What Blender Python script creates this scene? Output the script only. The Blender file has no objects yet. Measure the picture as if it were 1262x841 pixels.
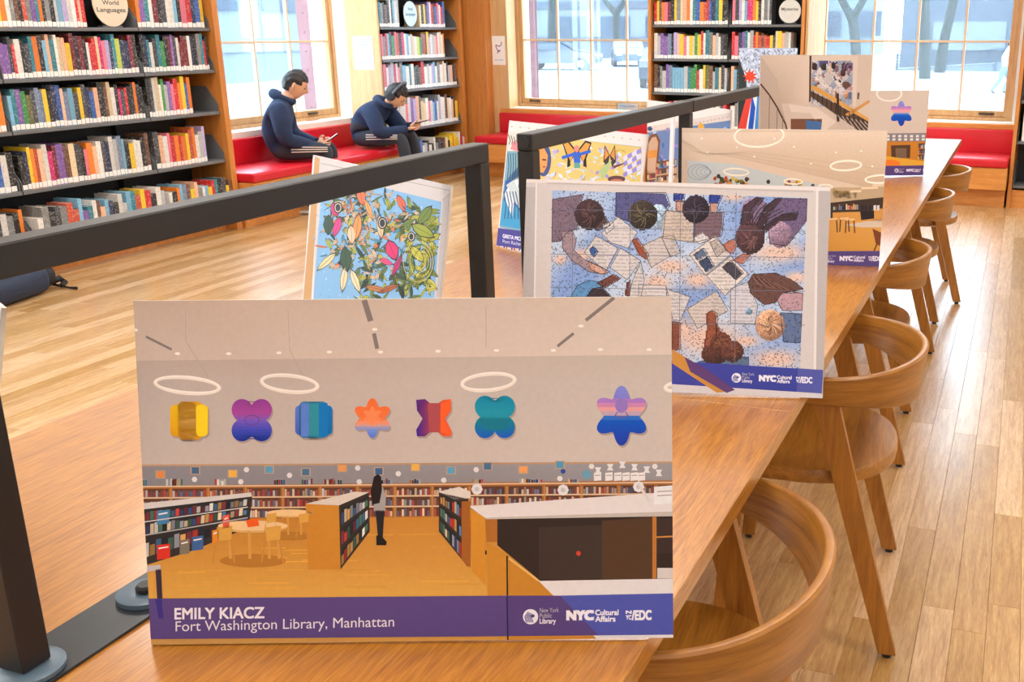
import bpy, bmesh, math, random
import numpy as np
from mathutils import Vector, Matrix

random.seed(7)
SC = bpy.context.scene
COL = SC.collection
PI = math.pi

# ------------------------------------------------------------------ camera
CAM_H = 1.42
PITCH = math.radians(16.761)
YAW = math.radians(19.397)
FPX, PPX, PPY = 1270.0, 802.0, 420.5
cd = bpy.data.cameras.new('camera')
cam = bpy.data.objects.new('camera', cd)
COL.objects.link(cam)
cam.location = (0, 0, CAM_H)
cam.rotation_euler = (PI / 2 - PITCH, 0, YAW)
cd.sensor_width = 36.0
cd.lens = 36.0 * FPX / 1262.0
cd.shift_x = -(PPX - 631.0) / 1262.0
cd.clip_start = 0.02
cd.clip_end = 400
cd.dof.use_dof = False
SC.camera = cam

# ------------------------------------------------------------------ view, world
SC.view_settings.view_transform = 'Standard'
SC.view_settings.look = 'None'
SC.view_settings.gamma = 1.0
SC.view_settings.use_curve_mapping = False
SC.view_settings.exposure = 0.42
LAMP_STRENGTH = 15.5
SKY_STRENGTH = 8.0
world = bpy.data.worlds.new('world')
SC.world = world
world.use_nodes = True
wn = world.node_tree
wn.nodes['Background'].inputs[0].default_value = (0.86, 0.94, 1.0, 1)
wn.nodes['Background'].inputs[1].default_value = SKY_STRENGTH


# ------------------------------------------------------------------ measuring helpers
_fw = np.array([-math.sin(YAW) * math.cos(PITCH), math.cos(YAW) * math.cos(PITCH), -math.sin(PITCH)])
_rt = np.array([math.cos(YAW), math.sin(YAW), 0.0])
_up = np.cross(_rt, _fw)
_C = np.array([0, 0, CAM_H])


def ray(x, y):
    return _fw * FPX + _rt * (x - PPX) - _up * (y - PPY)


def proj(p):
    d = np.array(p) - _C
    z = d @ _fw
    if z < 0.05:
        return None
    return PPX + FPX * (d @ _rt) / z, PPY - FPX * (d @ _up) / z, z


# back wall frame: u runs right along the wall, v into the wall
BA = math.radians(3.57)
BO = Vector((-0.3, 9.1, 0))
BW = Matrix.Translation(BO) @ Matrix.Rotation(-BA, 4, 'Z')
LX = -5.45     # front plane of the casework on the left wall


# ------------------------------------------------------------------ colour and materials
def lin(c):
    out = []
    for v in c[:3]:
        v = v / 255.0
        out.append(v / 12.92 if v <= 0.04045 else ((v + 0.055) / 1.055) ** 2.4)
    return (*out, 1.0)


MATS = {}


def mat(name, rgb, rough=0.6, metal=0.0, var=0.0, vscale=8.0, coat=0.0, bump=0.0, spec=0.5):
    if name in MATS:
        return MATS[name]
    m = bpy.data.materials.new(name)
    m.use_nodes = True
    nt = m.node_tree
    b = nt.nodes['Principled BSDF']
    c = lin(rgb)
    b.inputs['Base Color'].default_value = c
    b.inputs['Roughness'].default_value = rough
    b.inputs['Metallic'].default_value = metal
    b.inputs['Coat Weight'].default_value = coat
    b.inputs['Specular IOR Level'].default_value = spec
    tc = nt.nodes.new('ShaderNodeTexCoord')
    n = nt.nodes.new('ShaderNodeTexNoise')
    n.inputs['Scale'].default_value = vscale
    n.inputs['Detail'].default_value = 4
    nt.links.new(tc.outputs['Object'], n.inputs['Vector'])
    if var > 0:
        mx = nt.nodes.new('ShaderNodeMix')
        mx.data_type = 'RGBA'
        mx.inputs[6].default_value = tuple(min(1, v * (1 - var)) for v in c[:3]) + (1,)
        mx.inputs[7].default_value = tuple(min(1, v * (1 + var)) for v in c[:3]) + (1,)
        nt.links.new(n.outputs['Fac'], mx.inputs[0])
        nt.links.new(mx.outputs[2], b.inputs['Base Color'])
    if bump > 0:
        bp = nt.nodes.new('ShaderNodeBump')
        bp.inputs['Strength'].default_value = bump
        bp.inputs['Distance'].default_value = 0.01
        nt.links.new(n.outputs['Fac'], bp.inputs['Height'])
        nt.links.new(bp.outputs['Normal'], b.inputs['Normal'])
    MATS[name] = m
    return m


def wood(name, dark, light, axis='Y', scale=1.0, rough=0.45, coat=0.0, rnd=0.0, coatrough=0.15, space='world', spec=0.5, figure=0.0):
    """procedural timber: fine streaks and broad figure stretched along one axis; rnd shifts the tone from piece to piece"""
    if name in MATS:
        return MATS[name]
    m = bpy.data.materials.new(name)
    m.use_nodes = True
    nt = m.node_tree
    N, L = nt.nodes, nt.links
    b = N['Principled BSDF']
    b.inputs['Roughness'].default_value = rough
    b.inputs['Coat Weight'].default_value = coat
    b.inputs['Coat Roughness'].default_value = coatrough
    b.inputs['Specular IOR Level'].default_value = spec
    if space == 'world':
        g = N.new('ShaderNodeNewGeometry')
        src = g.outputs['Position']
    else:
        g = N.new('ShaderNodeNewGeometry')
        t = N.new('ShaderNodeTexCoord')
        src = t.outputs['Object']
    oi = N.new('ShaderNodeObjectInfo')
    add = N.new('ShaderNodeMath')
    add.operation = 'ADD'
    L.new(oi.outputs['Random'], add.inputs[0])
    L.new(g.outputs['Random Per Island'], add.inputs[1])
    fr = N.new('ShaderNodeMath')
    fr.operation = 'FRACT'
    ml = N.new('ShaderNodeMath')
    ml.operation = 'MULTIPLY'
    ml.inputs[1].default_value = 3.7
    L.new(add.outputs[0], ml.inputs[0])
    L.new(ml.outputs[0], fr.inputs[0])
    off = N.new('ShaderNodeVectorMath')
    off.operation = 'MULTIPLY_ADD'
    off.inputs[1].default_value = (1, 1, 1)
    cmb = N.new('ShaderNodeCombineXYZ')
    k = N.new('ShaderNodeMath')
    k.operation = 'MULTIPLY'
    k.inputs[1].default_value = 40.0 if rnd > 0 else 0.0
    L.new(fr.outputs[0], k.inputs[0])
    for i in range(3):
        L.new(k.outputs[0], cmb.inputs[i])
    L.new(src, off.inputs[0])
    L.new(cmb.outputs[0], off.inputs[2])
    s = {'X': (1, 14, 14), 'Y': (14, 1, 14), 'Z': (14, 14, 1), 'H': (1.2, 1.2, 20)}[axis]
    mp = N.new('ShaderNodeMapping')
    mp.inputs['Scale'].default_value = tuple(v * scale for v in s)
    L.new(off.outputs[0], mp.inputs['Vector'])
    n1 = N.new('ShaderNodeTexNoise')
    n1.inputs['Scale'].default_value = 1.3
    n1.inputs['Detail'].default_value = 6
    n1.inputs['Roughness'].default_value = 0.62
    n1.inputs['Distortion'].default_value = 0.5 + figure
    L.new(mp.outputs[0], n1.inputs['Vector'])
    n2 = N.new('ShaderNodeTexNoise')
    n2.inputs['Scale'].default_value = 7.0
    n2.inputs['Detail'].default_value = 3
    L.new(mp.outputs[0], n2.inputs['Vector'])
    mixn = N.new('ShaderNodeMix')
    mixn.data_type = 'FLOAT'
    mixn.inputs[0].default_value = 0.35
    L.new(n1.outputs['Fac'], mixn.inputs[2])
    L.new(n2.outputs['Fac'], mixn.inputs[3])
    r = N.new('ShaderNodeValToRGB')
    r.color_ramp.elements[0].position = 0.34
    r.color_ramp.elements[0].color = lin(dark)
    r.color_ramp.elements[1].position = 0.66
    r.color_ramp.elements[1].color = lin(light)
    L.new(mixn.outputs[0], r.inputs[0])
    last = r.outputs[0]
    if rnd > 0:
        hs = N.new('ShaderNodeHueSaturation')
        mr = N.new('ShaderNodeMapRange')
        mr.inputs[3].default_value = 1 - rnd
        mr.inputs[4].default_value = 1 + rnd
        L.new(fr.outputs[0], mr.inputs[0])
        L.new(mr.outputs[0], hs.inputs['Value'])
        mr2 = N.new('ShaderNodeMapRange')
        mr2.inputs[3].default_value = 1.12
        mr2.inputs[4].default_value = 0.86
        L.new(fr.outputs[0], mr2.inputs[0])
        L.new(mr2.outputs[0], hs.inputs['Saturation'])
        L.new(last, hs.inputs['Color'])
        last = hs.outputs[0]
    L.new(last, b.inputs['Base Color'])
    bp = N.new('ShaderNodeBump')
    bp.inputs['Strength'].default_value = 0.06
    bp.inputs['Distance'].default_value = 0.002
    L.new(n2.outputs['Fac'], bp.inputs['Height'])
    L.new(bp.outputs['Normal'], b.inputs['Normal'])
    MATS[name] = m
    return m


def emit(name, rgb, strength):
    m = bpy.data.materials.new(name)
    m.use_nodes = True
    b = m.node_tree.nodes['Principled BSDF']
    b.inputs['Base Color'].default_value = (0.8, 0.8, 0.8, 1)
    b.inputs['Emission Color'].default_value = (*rgb, 1)
    b.inputs['Emission Strength'].default_value = strength
    return m


def glass(name, tint, gloss=0.06, groughness=0.02, veil=0.0):
    m = bpy.data.materials.new(name)
    m.use_nodes = True
    nt = m.node_tree
    for n in list(nt.nodes):
        nt.nodes.remove(n)
    o = nt.nodes.new('ShaderNodeOutputMaterial')
    t = nt.nodes.new('ShaderNodeBsdfTransparent')
    t.inputs[0].default_value = (*tint, 1)
    g = nt.nodes.new('ShaderNodeBsdfGlossy')
    g.inputs['Roughness'].default_value = groughness
    mx = nt.nodes.new('ShaderNodeMixShader')
    mx.inputs[0].default_value = gloss
    if veil > 0:  # pale haze put into the pane, imitating glare of the overexposed outdoors
        d = nt.nodes.new('ShaderNodeBsdfTranslucent')
        d.inputs[0].default_value = (0.85, 0.94, 1.0, 1)
        m2 = nt.nodes.new('ShaderNodeMixShader')
        m2.inputs[0].default_value = veil
        nt.links.new(t.outputs[0], m2.inputs[1])
        nt.links.new(d.outputs[0], m2.inputs[2])
        nt.links.new(m2.outputs[0], mx.inputs[1])
    else:
        nt.links.new(t.outputs[0], mx.inputs[1])
    nt.links.new(g.outputs[0], mx.inputs[2])
    nt.links.new(mx.outputs[0], o.inputs[0])
    return m


def print_mat():
    """flat printed colour, read from the print's own face colours"""
    m = bpy.data.materials.new('printed_paper')
    m.use_nodes = True
    nt = m.node_tree
    b = nt.nodes['Principled BSDF']
    a = nt.nodes.new('ShaderNodeVertexColor')
    a.layer_name = 'Col'
    tc = nt.nodes.new('ShaderNodeTexCoord')
    n = nt.nodes.new('ShaderNodeTexNoise')
    n.inputs['Scale'].default_value = 160
    n.inputs['Detail'].default_value = 2
    nt.links.new(tc.outputs['Object'], n.inputs['Vector'])
    mr = nt.nodes.new('ShaderNodeMapRange')
    mr.inputs[3].default_value = 0.94
    mr.inputs[4].default_value = 1.06
    nt.links.new(n.outputs['Fac'], mr.inputs[0])
    vm = nt.nodes.new('ShaderNodeVectorMath')
    vm.operation = 'SCALE'
    nt.links.new(a.outputs[0], vm.inputs[0])
    nt.links.new(mr.outputs[0], vm.inputs['Scale'])
    nt.links.new(vm.outputs[0], b.inputs['Base Color'])
    b.inputs['Roughness'].default_value = 0.55
    b.inputs['Specular IOR Level'].default_value = 0.25
    return m


PRINT = print_mat()
OAK_TABLE = wood('oak_table', (150, 88, 18), (200, 134, 42), 'Y', 4.6, 0.42, 0.9, coatrough=0.2, figure=1.2)
OAK_CHAIR = wood('oak_chair', (132, 80, 18), (184, 124, 42), 'H', 2.4, 0.4, 0.25, coatrough=0.25, space='object')
OAK_SEAT = wood('oak_seat', (132, 80, 18), (184, 124, 44), 'Y', 2.2, 0.36, 0.35, coatrough=0.22, space='object')
OAK_CHAIR_V = wood('oak_chair_leg', (136, 82, 24), (184, 122, 44), 'Z', 2.4, 0.42, 0.2, coatrough=0.25, space='object')
OAK_FLOOR = wood('oak_floor', (172, 124, 72), (222, 182, 124), 'Y', 4.4, 0.4, 0.9, rnd=0.2, coatrough=0.24)
OAK_CASE = wood('oak_casework', (184, 112, 46), (214, 142, 70), 'Z', 1.6, 0.45, 0.1)
OAK_CASE_X = wood('oak_casework_long', (196, 122, 50), (226, 154, 78), 'X', 1.6, 0.45, 0.1)
PALE_WOOD = wood('pale_wood', (198, 156, 104), (220, 184, 132), 'Z', 1.2, 0.5, 0.0)
FRAME_WOOD = wood('window_wood', (190, 142, 92), (220, 176, 126), 'Z', 1.6, 0.5, 0.0)
MUNTIN_WOOD = wood('muntin_wood', (214, 188, 152), (232, 212, 182), 'Z', 1.6, 0.5, 0.0)  # window wood made paler: backlit bloom put into the bars' colour
BLACK_METAL = mat('black_steel', (34, 33, 34), 0.42, 0.0, 0.1, 60)
DARK_SHELF = mat('dark_grey_shelf', (104, 106, 108), 0.45, 0.0, 0.06, 20)
DARK_BACK = mat('charcoal_back_panel', (48, 50, 54), 0.6, 0.0, 0.06, 10)
PLATE = mat('dark_plate', (40, 46, 52), 0.35, 0.0, 0.25, 18)
RED = mat('red_leather', (206, 22, 40), 0.38, 0.0, 0.06, 6, coat=0.1)
WHITE = mat('white_plaster', (236, 234, 230), 0.7, 0.0, 0.02, 5)
SILLW = mat('sill_white', (246, 240, 228), 0.5, 0.0, 0.02, 5)
FOAM = mat('foam_board', (226, 220, 212), 0.6, 0.0, 0.03, 40)
PAPER = mat('paper', (244, 243, 242), 0.7, 0.0, 0.02, 30)
PAGES = mat('book_pages', (226, 216, 198), 0.8, 0.0, 0.06, 60)
STICKER = mat('white_sticker', (236, 234, 230), 0.6, 0.0, 0.03, 80)
GLASS = glass('window_glass', (0.86, 0.95, 1.0), 0.05, veil=0.035)  # slight milky veil stands in for outdoor glare
ACRYLIC = glass('clear_acrylic', (0.93, 0.96, 0.97), 0.12)


# ------------------------------------------------------------------ mesh helpers
class MB:
    def __init__(s, M=None):
        s.v, s.f, s.m = [], [], []
        s.M = M

    def add(s, verts, faces, mi=0):
        n = len(s.v)
        if s.M is not None:
            verts = [s.M @ Vector(p) for p in verts]
        s.v += [tuple(p) for p in verts]
        s.f += [tuple(i + n for i in f) for f in faces]
        s.m += [mi] * len(faces)
        return s

    def box(s, x0, x1, y0, y1, z0, z1, mi=0, bev=0.0, seg=1):
        if bev <= 0:
            v = [(x, y, z) for z in (z0, z1) for y in (y0, y1) for x in (x0, x1)]
            f = [(0, 2, 3, 1), (4, 5, 7, 6), (0, 1, 5, 4), (2, 6, 7, 3), (0, 4, 6, 2), (1, 3, 7, 5)]
            return s.add(v, f, mi)
        bm = bmesh.new()
        bmesh.ops.create_cube(bm, size=1)
        for w in bm.verts:
            w.co = Vector(((x0 + x1) / 2 + w.co.x * (x1 - x0), (y0 + y1) / 2 + w.co.y * (y1 - y0), (z0 + z1) / 2 + w.co.z * (z1 - z0)))
        bmesh.ops.bevel(bm, geom=bm.edges[:], offset=bev, segments=seg, affect='EDGES', profile=0.5)
        return s.bm(bm, mi)

    def bm(s, bm, mi=0):
        bm.verts.index_update()
        s.add([w.co.copy() for w in bm.verts], [[w.index for w in f.verts] for f in bm.faces], mi)
        bm.free()
        return s

    def bar(s, a, b, w, h, mi=0, up=(0, 0, 1)):
        """square bar from a to b, w across, h along up"""
        a, b = Vector(a), Vector(b)
        d = (b - a).normalized()
        u = Vector(up)
        x = d.cross(u).normalized()
        y = x.cross(d).normalized()
        v = []
        for p in (a, b):
            for sx, sy in ((-1, -1), (1, -1), (1, 1), (-1, 1)):
                v.append(p + x * sx * w / 2 + y * sy * h / 2)
        return s.add(v, [(3, 2, 1, 0), (4, 5, 6, 7), (0, 1, 5, 4), (1, 2, 6, 5), (2, 3, 7, 6), (3, 0, 4, 7)], mi)

    def tube(s, pts, rad, n=8, mi=0, caps=True):
        pts = [Vector(p) for p in pts]
        if not hasattr(rad, '__len__'):
            rad = [rad] * len(pts)
        v, f = [], []
        prev = None
        for i, p in enumerate(pts):
            t = (pts[min(i + 1, len(pts) - 1)] - pts[max(i - 1, 0)]).normalized()
            if prev is None:
                a = Vector((0, 0, 1)) if abs(t.z) < 0.9 else Vector((1, 0, 0))
                x = t.cross(a).normalized()
            else:
                x = (prev - t * prev.dot(t)).normalized()
            prev = x
            y = t.cross(x)
            for k in range(n):
                a = 2 * PI * k / n
                v.append(p + (x * math.cos(a) + y * math.sin(a)) * rad[i])
        for i in range(len(pts) - 1):
            for k in range(n):
                f.append((i * n + k, i * n + (k + 1) % n, (i + 1) * n + (k + 1) % n, (i + 1) * n + k))
        if caps:
            f.append(tuple(reversed(range(n))))
            f.append(tuple(range((len(pts) - 1) * n, len(pts) * n)))
        return s.add(v, f, mi)

    def lathe(s, prof, c=(0, 0, 0), n=24, mi=0):
        v, f = [], []
        for r, z in prof:
            for k in range(n):
                a = 2 * PI * k / n
                v.append((c[0] + r * math.cos(a), c[1] + r * math.sin(a), c[2] + z))
        for i in range(len(prof) - 1):
            for k in range(n):
                f.append((i * n + k, i * n + (k + 1) % n, (i + 1) * n + (k + 1) % n, (i + 1) * n + k))
        f.append(tuple(reversed(range(n))))
        f.append(tuple(range((len(prof) - 1) * n, len(prof) * n)))
        return s.add(v, f, mi)

    def prism(s, poly, h0, h1, fn, mi=0):
        """poly of (a,b) extruded from h0 to h1; fn(a,b,h) gives the point"""
        n = len(poly)
        v = [fn(a, b, h0) for a, b in poly] + [fn(a, b, h1) for a, b in poly]
        f = [tuple(reversed(range(n))), tuple(range(n, 2 * n))]
        f += [(i, (i + 1) % n, n + (i + 1) % n, n + i) for i in range(n)]
        return s.add(v, f, mi)

    def sphere(s, c, r, n=12, mi=0, fn=None):
        bm = bmesh.new()
        bmesh.ops.create_uvsphere(bm, u_segments=n, v_segments=max(6, n * 2 // 3), radius=1)
        rr = r if hasattr(r, '__len__') else (r, r, r)
        for w in bm.verts:
            p = Vector((w.co.x * rr[0], w.co.y * rr[1], w.co.z * rr[2]))
            if fn:
                p = fn(p)
            w.co = p + Vector(c)
        return s.bm(bm, mi)

    def mesh(s, name, mats, off=None):
        v = s.v if off is None else [(p[0] - off[0], p[1] - off[1], p[2] - off[2]) for p in s.v]
        me = bpy.data.meshes.new(name)
        me.from_pydata(v, [], s.f)
        mats = mats if isinstance(mats, (list, tuple)) else [mats]
        for k in mats:
            me.materials.append(k)
        if len(mats) > 1:
            me.polygons.foreach_set('material_index', s.m)
        bm = bmesh.new()
        bm.from_mesh(me)
        bmesh.ops.recalc_face_normals(bm, faces=bm.faces)
        bm.to_mesh(me)
        bm.free()
        return me

    def base(s):
        a = np.array(s.v)
        lo, hi = a.min(0), a.max(0)
        return Vector(((lo[0] + hi[0]) / 2, (lo[1] + hi[1]) / 2, lo[2]))


def smooth(o, angle=40):
    me = o.data
    me.polygons.foreach_set('use_smooth', [True] * len(me.polygons))
    me.set_sharp_from_angle(angle=math.radians(angle))
    return o


def link(name, data):
    o = bpy.data.objects.new(name, data)
    COL.objects.link(o)
    return o


def tag(o, label=None, cat=None, group=None, kind=None):
    if label:
        o['label'] = label
    if cat:
        o['category'] = cat
    if group:
        o['group'] = group
    if kind:
        o['kind'] = kind
    return o


def solo(name, mb, mats, label=None, cat=None, group=None, kind=None, sm=0):
    """one-mesh thing with its origin at its base"""
    b = mb.base()
    o = link(name, mb.mesh(name, mats, b))
    o.location = b
    if sm:
        smooth(o, sm)
    return tag(o, label, cat, group, kind)


def thing(name, loc, rz=0.0, label=None, cat=None, group=None, kind=None):
    o = link(name, None)
    o.location = loc
    o.rotation_euler = (0, 0, rz)
    o.empty_display_size = 0.05
    return tag(o, label, cat, group, kind)


def part(name, mb, mats, parent, local=False, sm=0, label=None):
    """part whose mesh is given in world coordinates (or in the parent's own, local=True)"""
    o = link(name, mb.mesh(name, mats))
    o.parent = parent
    if not local:
        o.matrix_parent_inverse = WORLDS.get(parent.name, parent.matrix_basis).inverted()
    WORLDS[o.name] = Matrix.Identity(4) if not local else WORLDS.get(parent.name, parent.matrix_basis)
    if sm:
        smooth(o, sm)
    if label:
        o['label'] = label
    return o


WORLDS = {}


def copy_tree(o, parent=None):
    c = o.copy()
    COL.objects.link(c)
    if parent is not None:
        c.parent = parent
    for ch in list(o.children):
        copy_tree(ch, c)
    return c


# ------------------------------------------------------------------ floor with its planks
def seen(p, pad=30):
    q = proj(p)
    return q is not None and -pad < q[0] < 1262 + pad and -pad < q[1] < 841 + pad


floor = link('floor', MB().box(-6.2, 4.2, -3.6, 10.6, -0.12, -0.022).mesh('floor', mat('subfloor', (150, 110, 70), 0.7, 0, 0.1)))
tag(floor, kind='structure')
WORLDS[floor.name] = Matrix.Identity(4)
PW, PT = 0.080, 0.022
PL = [0.55, 0.72, 0.9, 1.08, 1.26, 1.44]


def plank_mb(L, c=(0, 0, 0)):
    g, ch = 0.0003, 0.0007
    x, y = PW / 2 - g, L / 2 - g
    v = [(-x, -y, -PT), (x, -y, -PT), (x, y, -PT), (-x, y, -PT),
         (-x, -y, -ch), (x, -y, -ch), (x, y, -ch), (-x, y, -ch),
         (-x + ch, -y + ch, 0), (x - ch, -y + ch, 0), (x - ch, y - ch, 0), (-x + ch, y - ch, 0)]
    v = [(a[0] + c[0], a[1] + c[1], a[2] + c[2]) for a in v]
    f = [(3, 2, 1, 0), (8, 9, 10, 11)]
    for k in range(4):
        f += [(k, (k + 1) % 4, 4 + (k + 1) % 4, 4 + k), (4 + k, 4 + (k + 1) % 4, 8 + (k + 1) % 4, 8 + k)]
    return v, f


plank_meshes = []
for L in PL:
    mb = MB()
    mb.add(*plank_mb(L))
    plank_meshes.append(mb.mesh('plank', OAK_FLOOR))
specs = []
rp = random.Random(3)
nx = int((2.2 + 5.72) / PW)
for i in range(nx):
    x = -5.72 + PW * (i + 0.5)
    y = 0.4 - rp.random() * 1.4
    while y < 10.3:
        k = rp.randrange(len(PL))
        c = (x, y + PL[k] / 2)
        y += PL[k]
        vis = seen((c[0], c[1], 0), 60)
        hid = (-1.63 < x < -0.5) and c[1] < 7.3
        d = math.hypot(c[0], c[1])
        # floor the table top hides from here comes last
        if vis and not hid:
            q = proj((c[0], c[1], 0))
            tz = 0.74
            t = (tz - CAM_H) / (0 - CAM_H)
            tx, ty = c[0] * t, c[1] * t
            if -1.6 < tx < -0.36 and ty < 7.1:
                hid = True
        specs.append((d + (0 if vis else 50) + (20 if hid else 0), k, c))
specs.sort(key=lambda s: s[0])
for d, k, c in specs[:300]:
    o = link('plank', plank_meshes[k])
    o.location = (c[0], c[1], 0)
    o.parent = floor
mb = MB()
for d, k, c in specs[300:]:
    mb.add(*plank_mb(PL[k], (c[0], c[1], 0)))
o = part('plank_field', mb, OAK_FLOOR, floor)
o['kind'] = 'stuff'

# ------------------------------------------------------------------ room shell
CEIL = 3.5
tag(solo('ceiling', MB().box(-6.3, 4.2, -3.6, 10.8, CEIL, CEIL + 0.12), WHITE), kind='structure')
tag(solo('wall_right', MB().box(4.0, 4.2, -3.6, 10.2, 0, CEIL), WHITE), kind='structure')
tag(solo('wall_near', MB().box(-6.3, 4.2, -3.8, -3.6, 0, CEIL), WHITE), kind='structure')
# left wall: window opening y 6.17..8.24, z .62..2.75, glass plane near x -5.95
mb = MB()
mb.box(-6.2, -5.9, -3.6, 0.98, 0, CEIL)
mb.box(-6.2, -5.9, 3.22, 6.17, 0, CEIL)
mb.box(-6.2, -5.9, 0.98, 3.22, 0, 0.62)
mb.box(-6.2, -5.9, 0.98, 3.22, 2.75, CEIL)
mb.box(-6.2, -5.9, 8.24, 10.3, 0, CEIL)
mb.box(-6.2, -5.9, 6.17, 8.24, 0, 0.62)
mb.box(-6.2, -5.9, 6.17, 8.24, 2.75, CEIL)
tag(solo('wall_left', mb, WHITE), kind='structure')
# back wall in its own frame: two window openings
mb = MB(BW)
W2 = (-4.76, -3.05)
W3 = (-1.584, 0.19)
v0, v1 = 0.60, 0.92
mb.box(-6.2, W2[0], v0, v1, 0, CEIL)
mb.box(W2[1], W3[0], v0, v1, 0, CEIL)
mb.box(W3[1], 4.4, v0, v1, 0, CEIL)
for w in (W2, W3):
    mb.box(w[0], w[1], v0, v1, 0, 0.62)
    mb.box(w[0], w[1], v0, v1, 2.75, CEIL)
tag(solo('wall_back', mb, WHITE), kind='structure')


def window(name, M, a0, a1, bars, zb=0.66, zt=2.72, rows=(1.33, 2.0), label='', handle=None):
    """window in a frame where a runs along the wall, the second axis outwards; M maps to world"""
    root = thing(name, M @ Vector(((a0 + a1) / 2, 0.0, zb)), kind='structure', label=label)
    fw, fd = 0.045, 0.075
    m = MB(M)
    m.box(a0, a0 + fw, -0.03, fd, zb, zt, bev=0.003)
    m.box(a1 - fw, a1, -0.03, fd, zb, zt, bev=0.003)
    m.box(a0 + fw, a1 - fw, -0.03, fd, zt - fw, zt, bev=0.003)
    m.box(a0 + fw, a1 - fw, -0.03, fd, zb, zb + 0.03, bev=0.003)
    part('window_frame', m, FRAME_WOOD, root)
    i0, i1 = a0 + fw, a1 - fw
    m = MB(M)
    sw = 0.035
    zi = zb + 0.03
    m.box(i0, i0 + sw, -0.012, 0.05, zi, zt - fw, bev=0.003)
    m.box(i1 - sw, i1, -0.012, 0.05, zi, zt - fw, bev=0.003)
    m.box(i0 + sw, i1 - sw, -0.012, 0.05, zi, zi + 0.055, bev=0.003)
    m.box(i0 + sw, i1 - sw, -0.012, 0.05, zt - fw - sw, zt - fw, bev=0.003)
    part('sash', m, FRAME_WOOD, root)
    g0, g1, gz0, gz1 = i0 + sw, i1 - sw, zi + 0.055, zt - fw - sw
    MW = 0.0095
    for b in bars:
        part('muntin', MB(M).box(b - MW, b + MW, 0.0, 0.03, gz0, gz1), MUNTIN_WOOD, root)
    xs = [g0] + list(bars) + [g1]
    zs = [gz0] + list(rows) + [gz1]
    for k in range(len(xs) - 1):
        for z in rows:
            e0 = MW if k > 0 else 0
            e1 = MW if k < len(xs) - 2 else 0
            part('muntin', MB(M).box(xs[k] + e0, xs[k + 1] - e1, 0.002, 0.028, z - MW, z + MW), MUNTIN_WOOD, root)
    for i in range(len(xs) - 1):
        for j in range(len(zs) - 1):
            e = [xs[i] + (MW if i else 0), xs[i + 1] - (MW if i < len(xs) - 2 else 0), zs[j] + (MW if j else 0), zs[j + 1] - (MW if j < len(zs) - 2 else 0)]
            part('pane', MB(M).box(e[0], e[1], 0.013, 0.017, e[2], e[3]), GLASS, root)
    if handle:
        m = MB(M)
        m.tube([(handle - 0.055, -0.014, zi + 0.028), (handle - 0.05, -0.034, zi + 0.03), (handle, -0.038, zi + 0.032), (handle + 0.05, -0.034, zi + 0.03), (handle + 0.055, -0.014, zi + 0.028)], 0.006, 6)
        m.box(handle - 0.065, handle + 0.065, -0.017, -0.012, zi + 0.018, zi + 0.038)
        part('handle', m, mat('bronze', (92, 80, 66), 0.35, 0.7, 0.1), root)
    return root


# left wall: frame axes a -> +Y, outwards -> -X
ML = Matrix.Translation((-5.95, 0, 0)) @ Matrix.Rotation(PI / 2, 4, 'Z')
window('window_1', ML, 6.19, 8.22, (6.72, 7.17, 7.62), label='wooden sash window with pinkish column outside, behind the two seated boys', handle=7.82)
window('window_4', ML, 1.0, 3.2, (1.55, 2.1, 2.65), label='wooden sash window left of the long bookcase')
MBK = BW @ Matrix.Translation((0, 0.65, 0))
window('window_2', MBK, W2[0], W2[1], (-4.285, -3.907, -3.513), label='wooden sash window with parked cars outside, left part of back wall', handle=-4.56)
window('window_3', MBK, W3[0], W3[1], (-1.07, -0.674, -0.269), label='wooden sash window with tree trunks and ramp outside, right part of back wall', handle=-0.03)

# window ledges
tag(solo('trim_1', MB().box(-5.93, -5.815, 6.20, 8.22, 0.575, 0.655, bev=0.004), SILLW), kind='structure')
tag(solo('trim_2', MB(BW).box(-4.82, -3.02, 0.44, 0.625, 0.575, 0.66, bev=0.004), SILLW), kind='structure')
tag(solo('trim_3', MB(BW).box(-1.50, 0.245, 0.44, 0.625, 0.575, 0.66, bev=0.004), SILLW), kind='structure')
# pale panels lining the window niches, the corner panel in the orange casework tint
tag(solo('trim_4', MB().box(-5.785, -5.452, 8.195, 8.222, 0.0, 2.9), PALE_WOOD, label='pale wood niche panel carrying a notice beside the second boy'), kind='structure')
tag(solo('trim_8', MB().box(-5.93, -5.787, 8.20, 8.236, 0.655, 2.74), SILLW, label='white window reveal right of the window beside the boys'), kind='structure')
tag(solo('trim_5', MB(BW).box(-5.3, -4.74, 0.42, 0.598, 0.0, 2.9), PALE_WOOD, label='pale wood panel carrying a leaflet left of the cars window'), kind='structure')
tag(solo('trim_6', MB(BW).box(-5.26, -4.925, 0.30, 0.418, 0.0, 2.9), OAK_CASE, label='orange corner panel right of the second bookcase'), kind='structure')
tag(solo('trim_7', MB(BW).box(-1.525, -1.503, 0.0, 0.60, 0.0, 2.9), PALE_WOOD, label='pale wood panel on right side of the mysteries bookcase'), kind='structure')

# ------------------------------------------------------------------ unseen ceiling lamps, added to fill the room with light
LAMP = emit('lamp_diffuser', (1.0, 0.985, 0.95), LAMP_STRENGTH)


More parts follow.
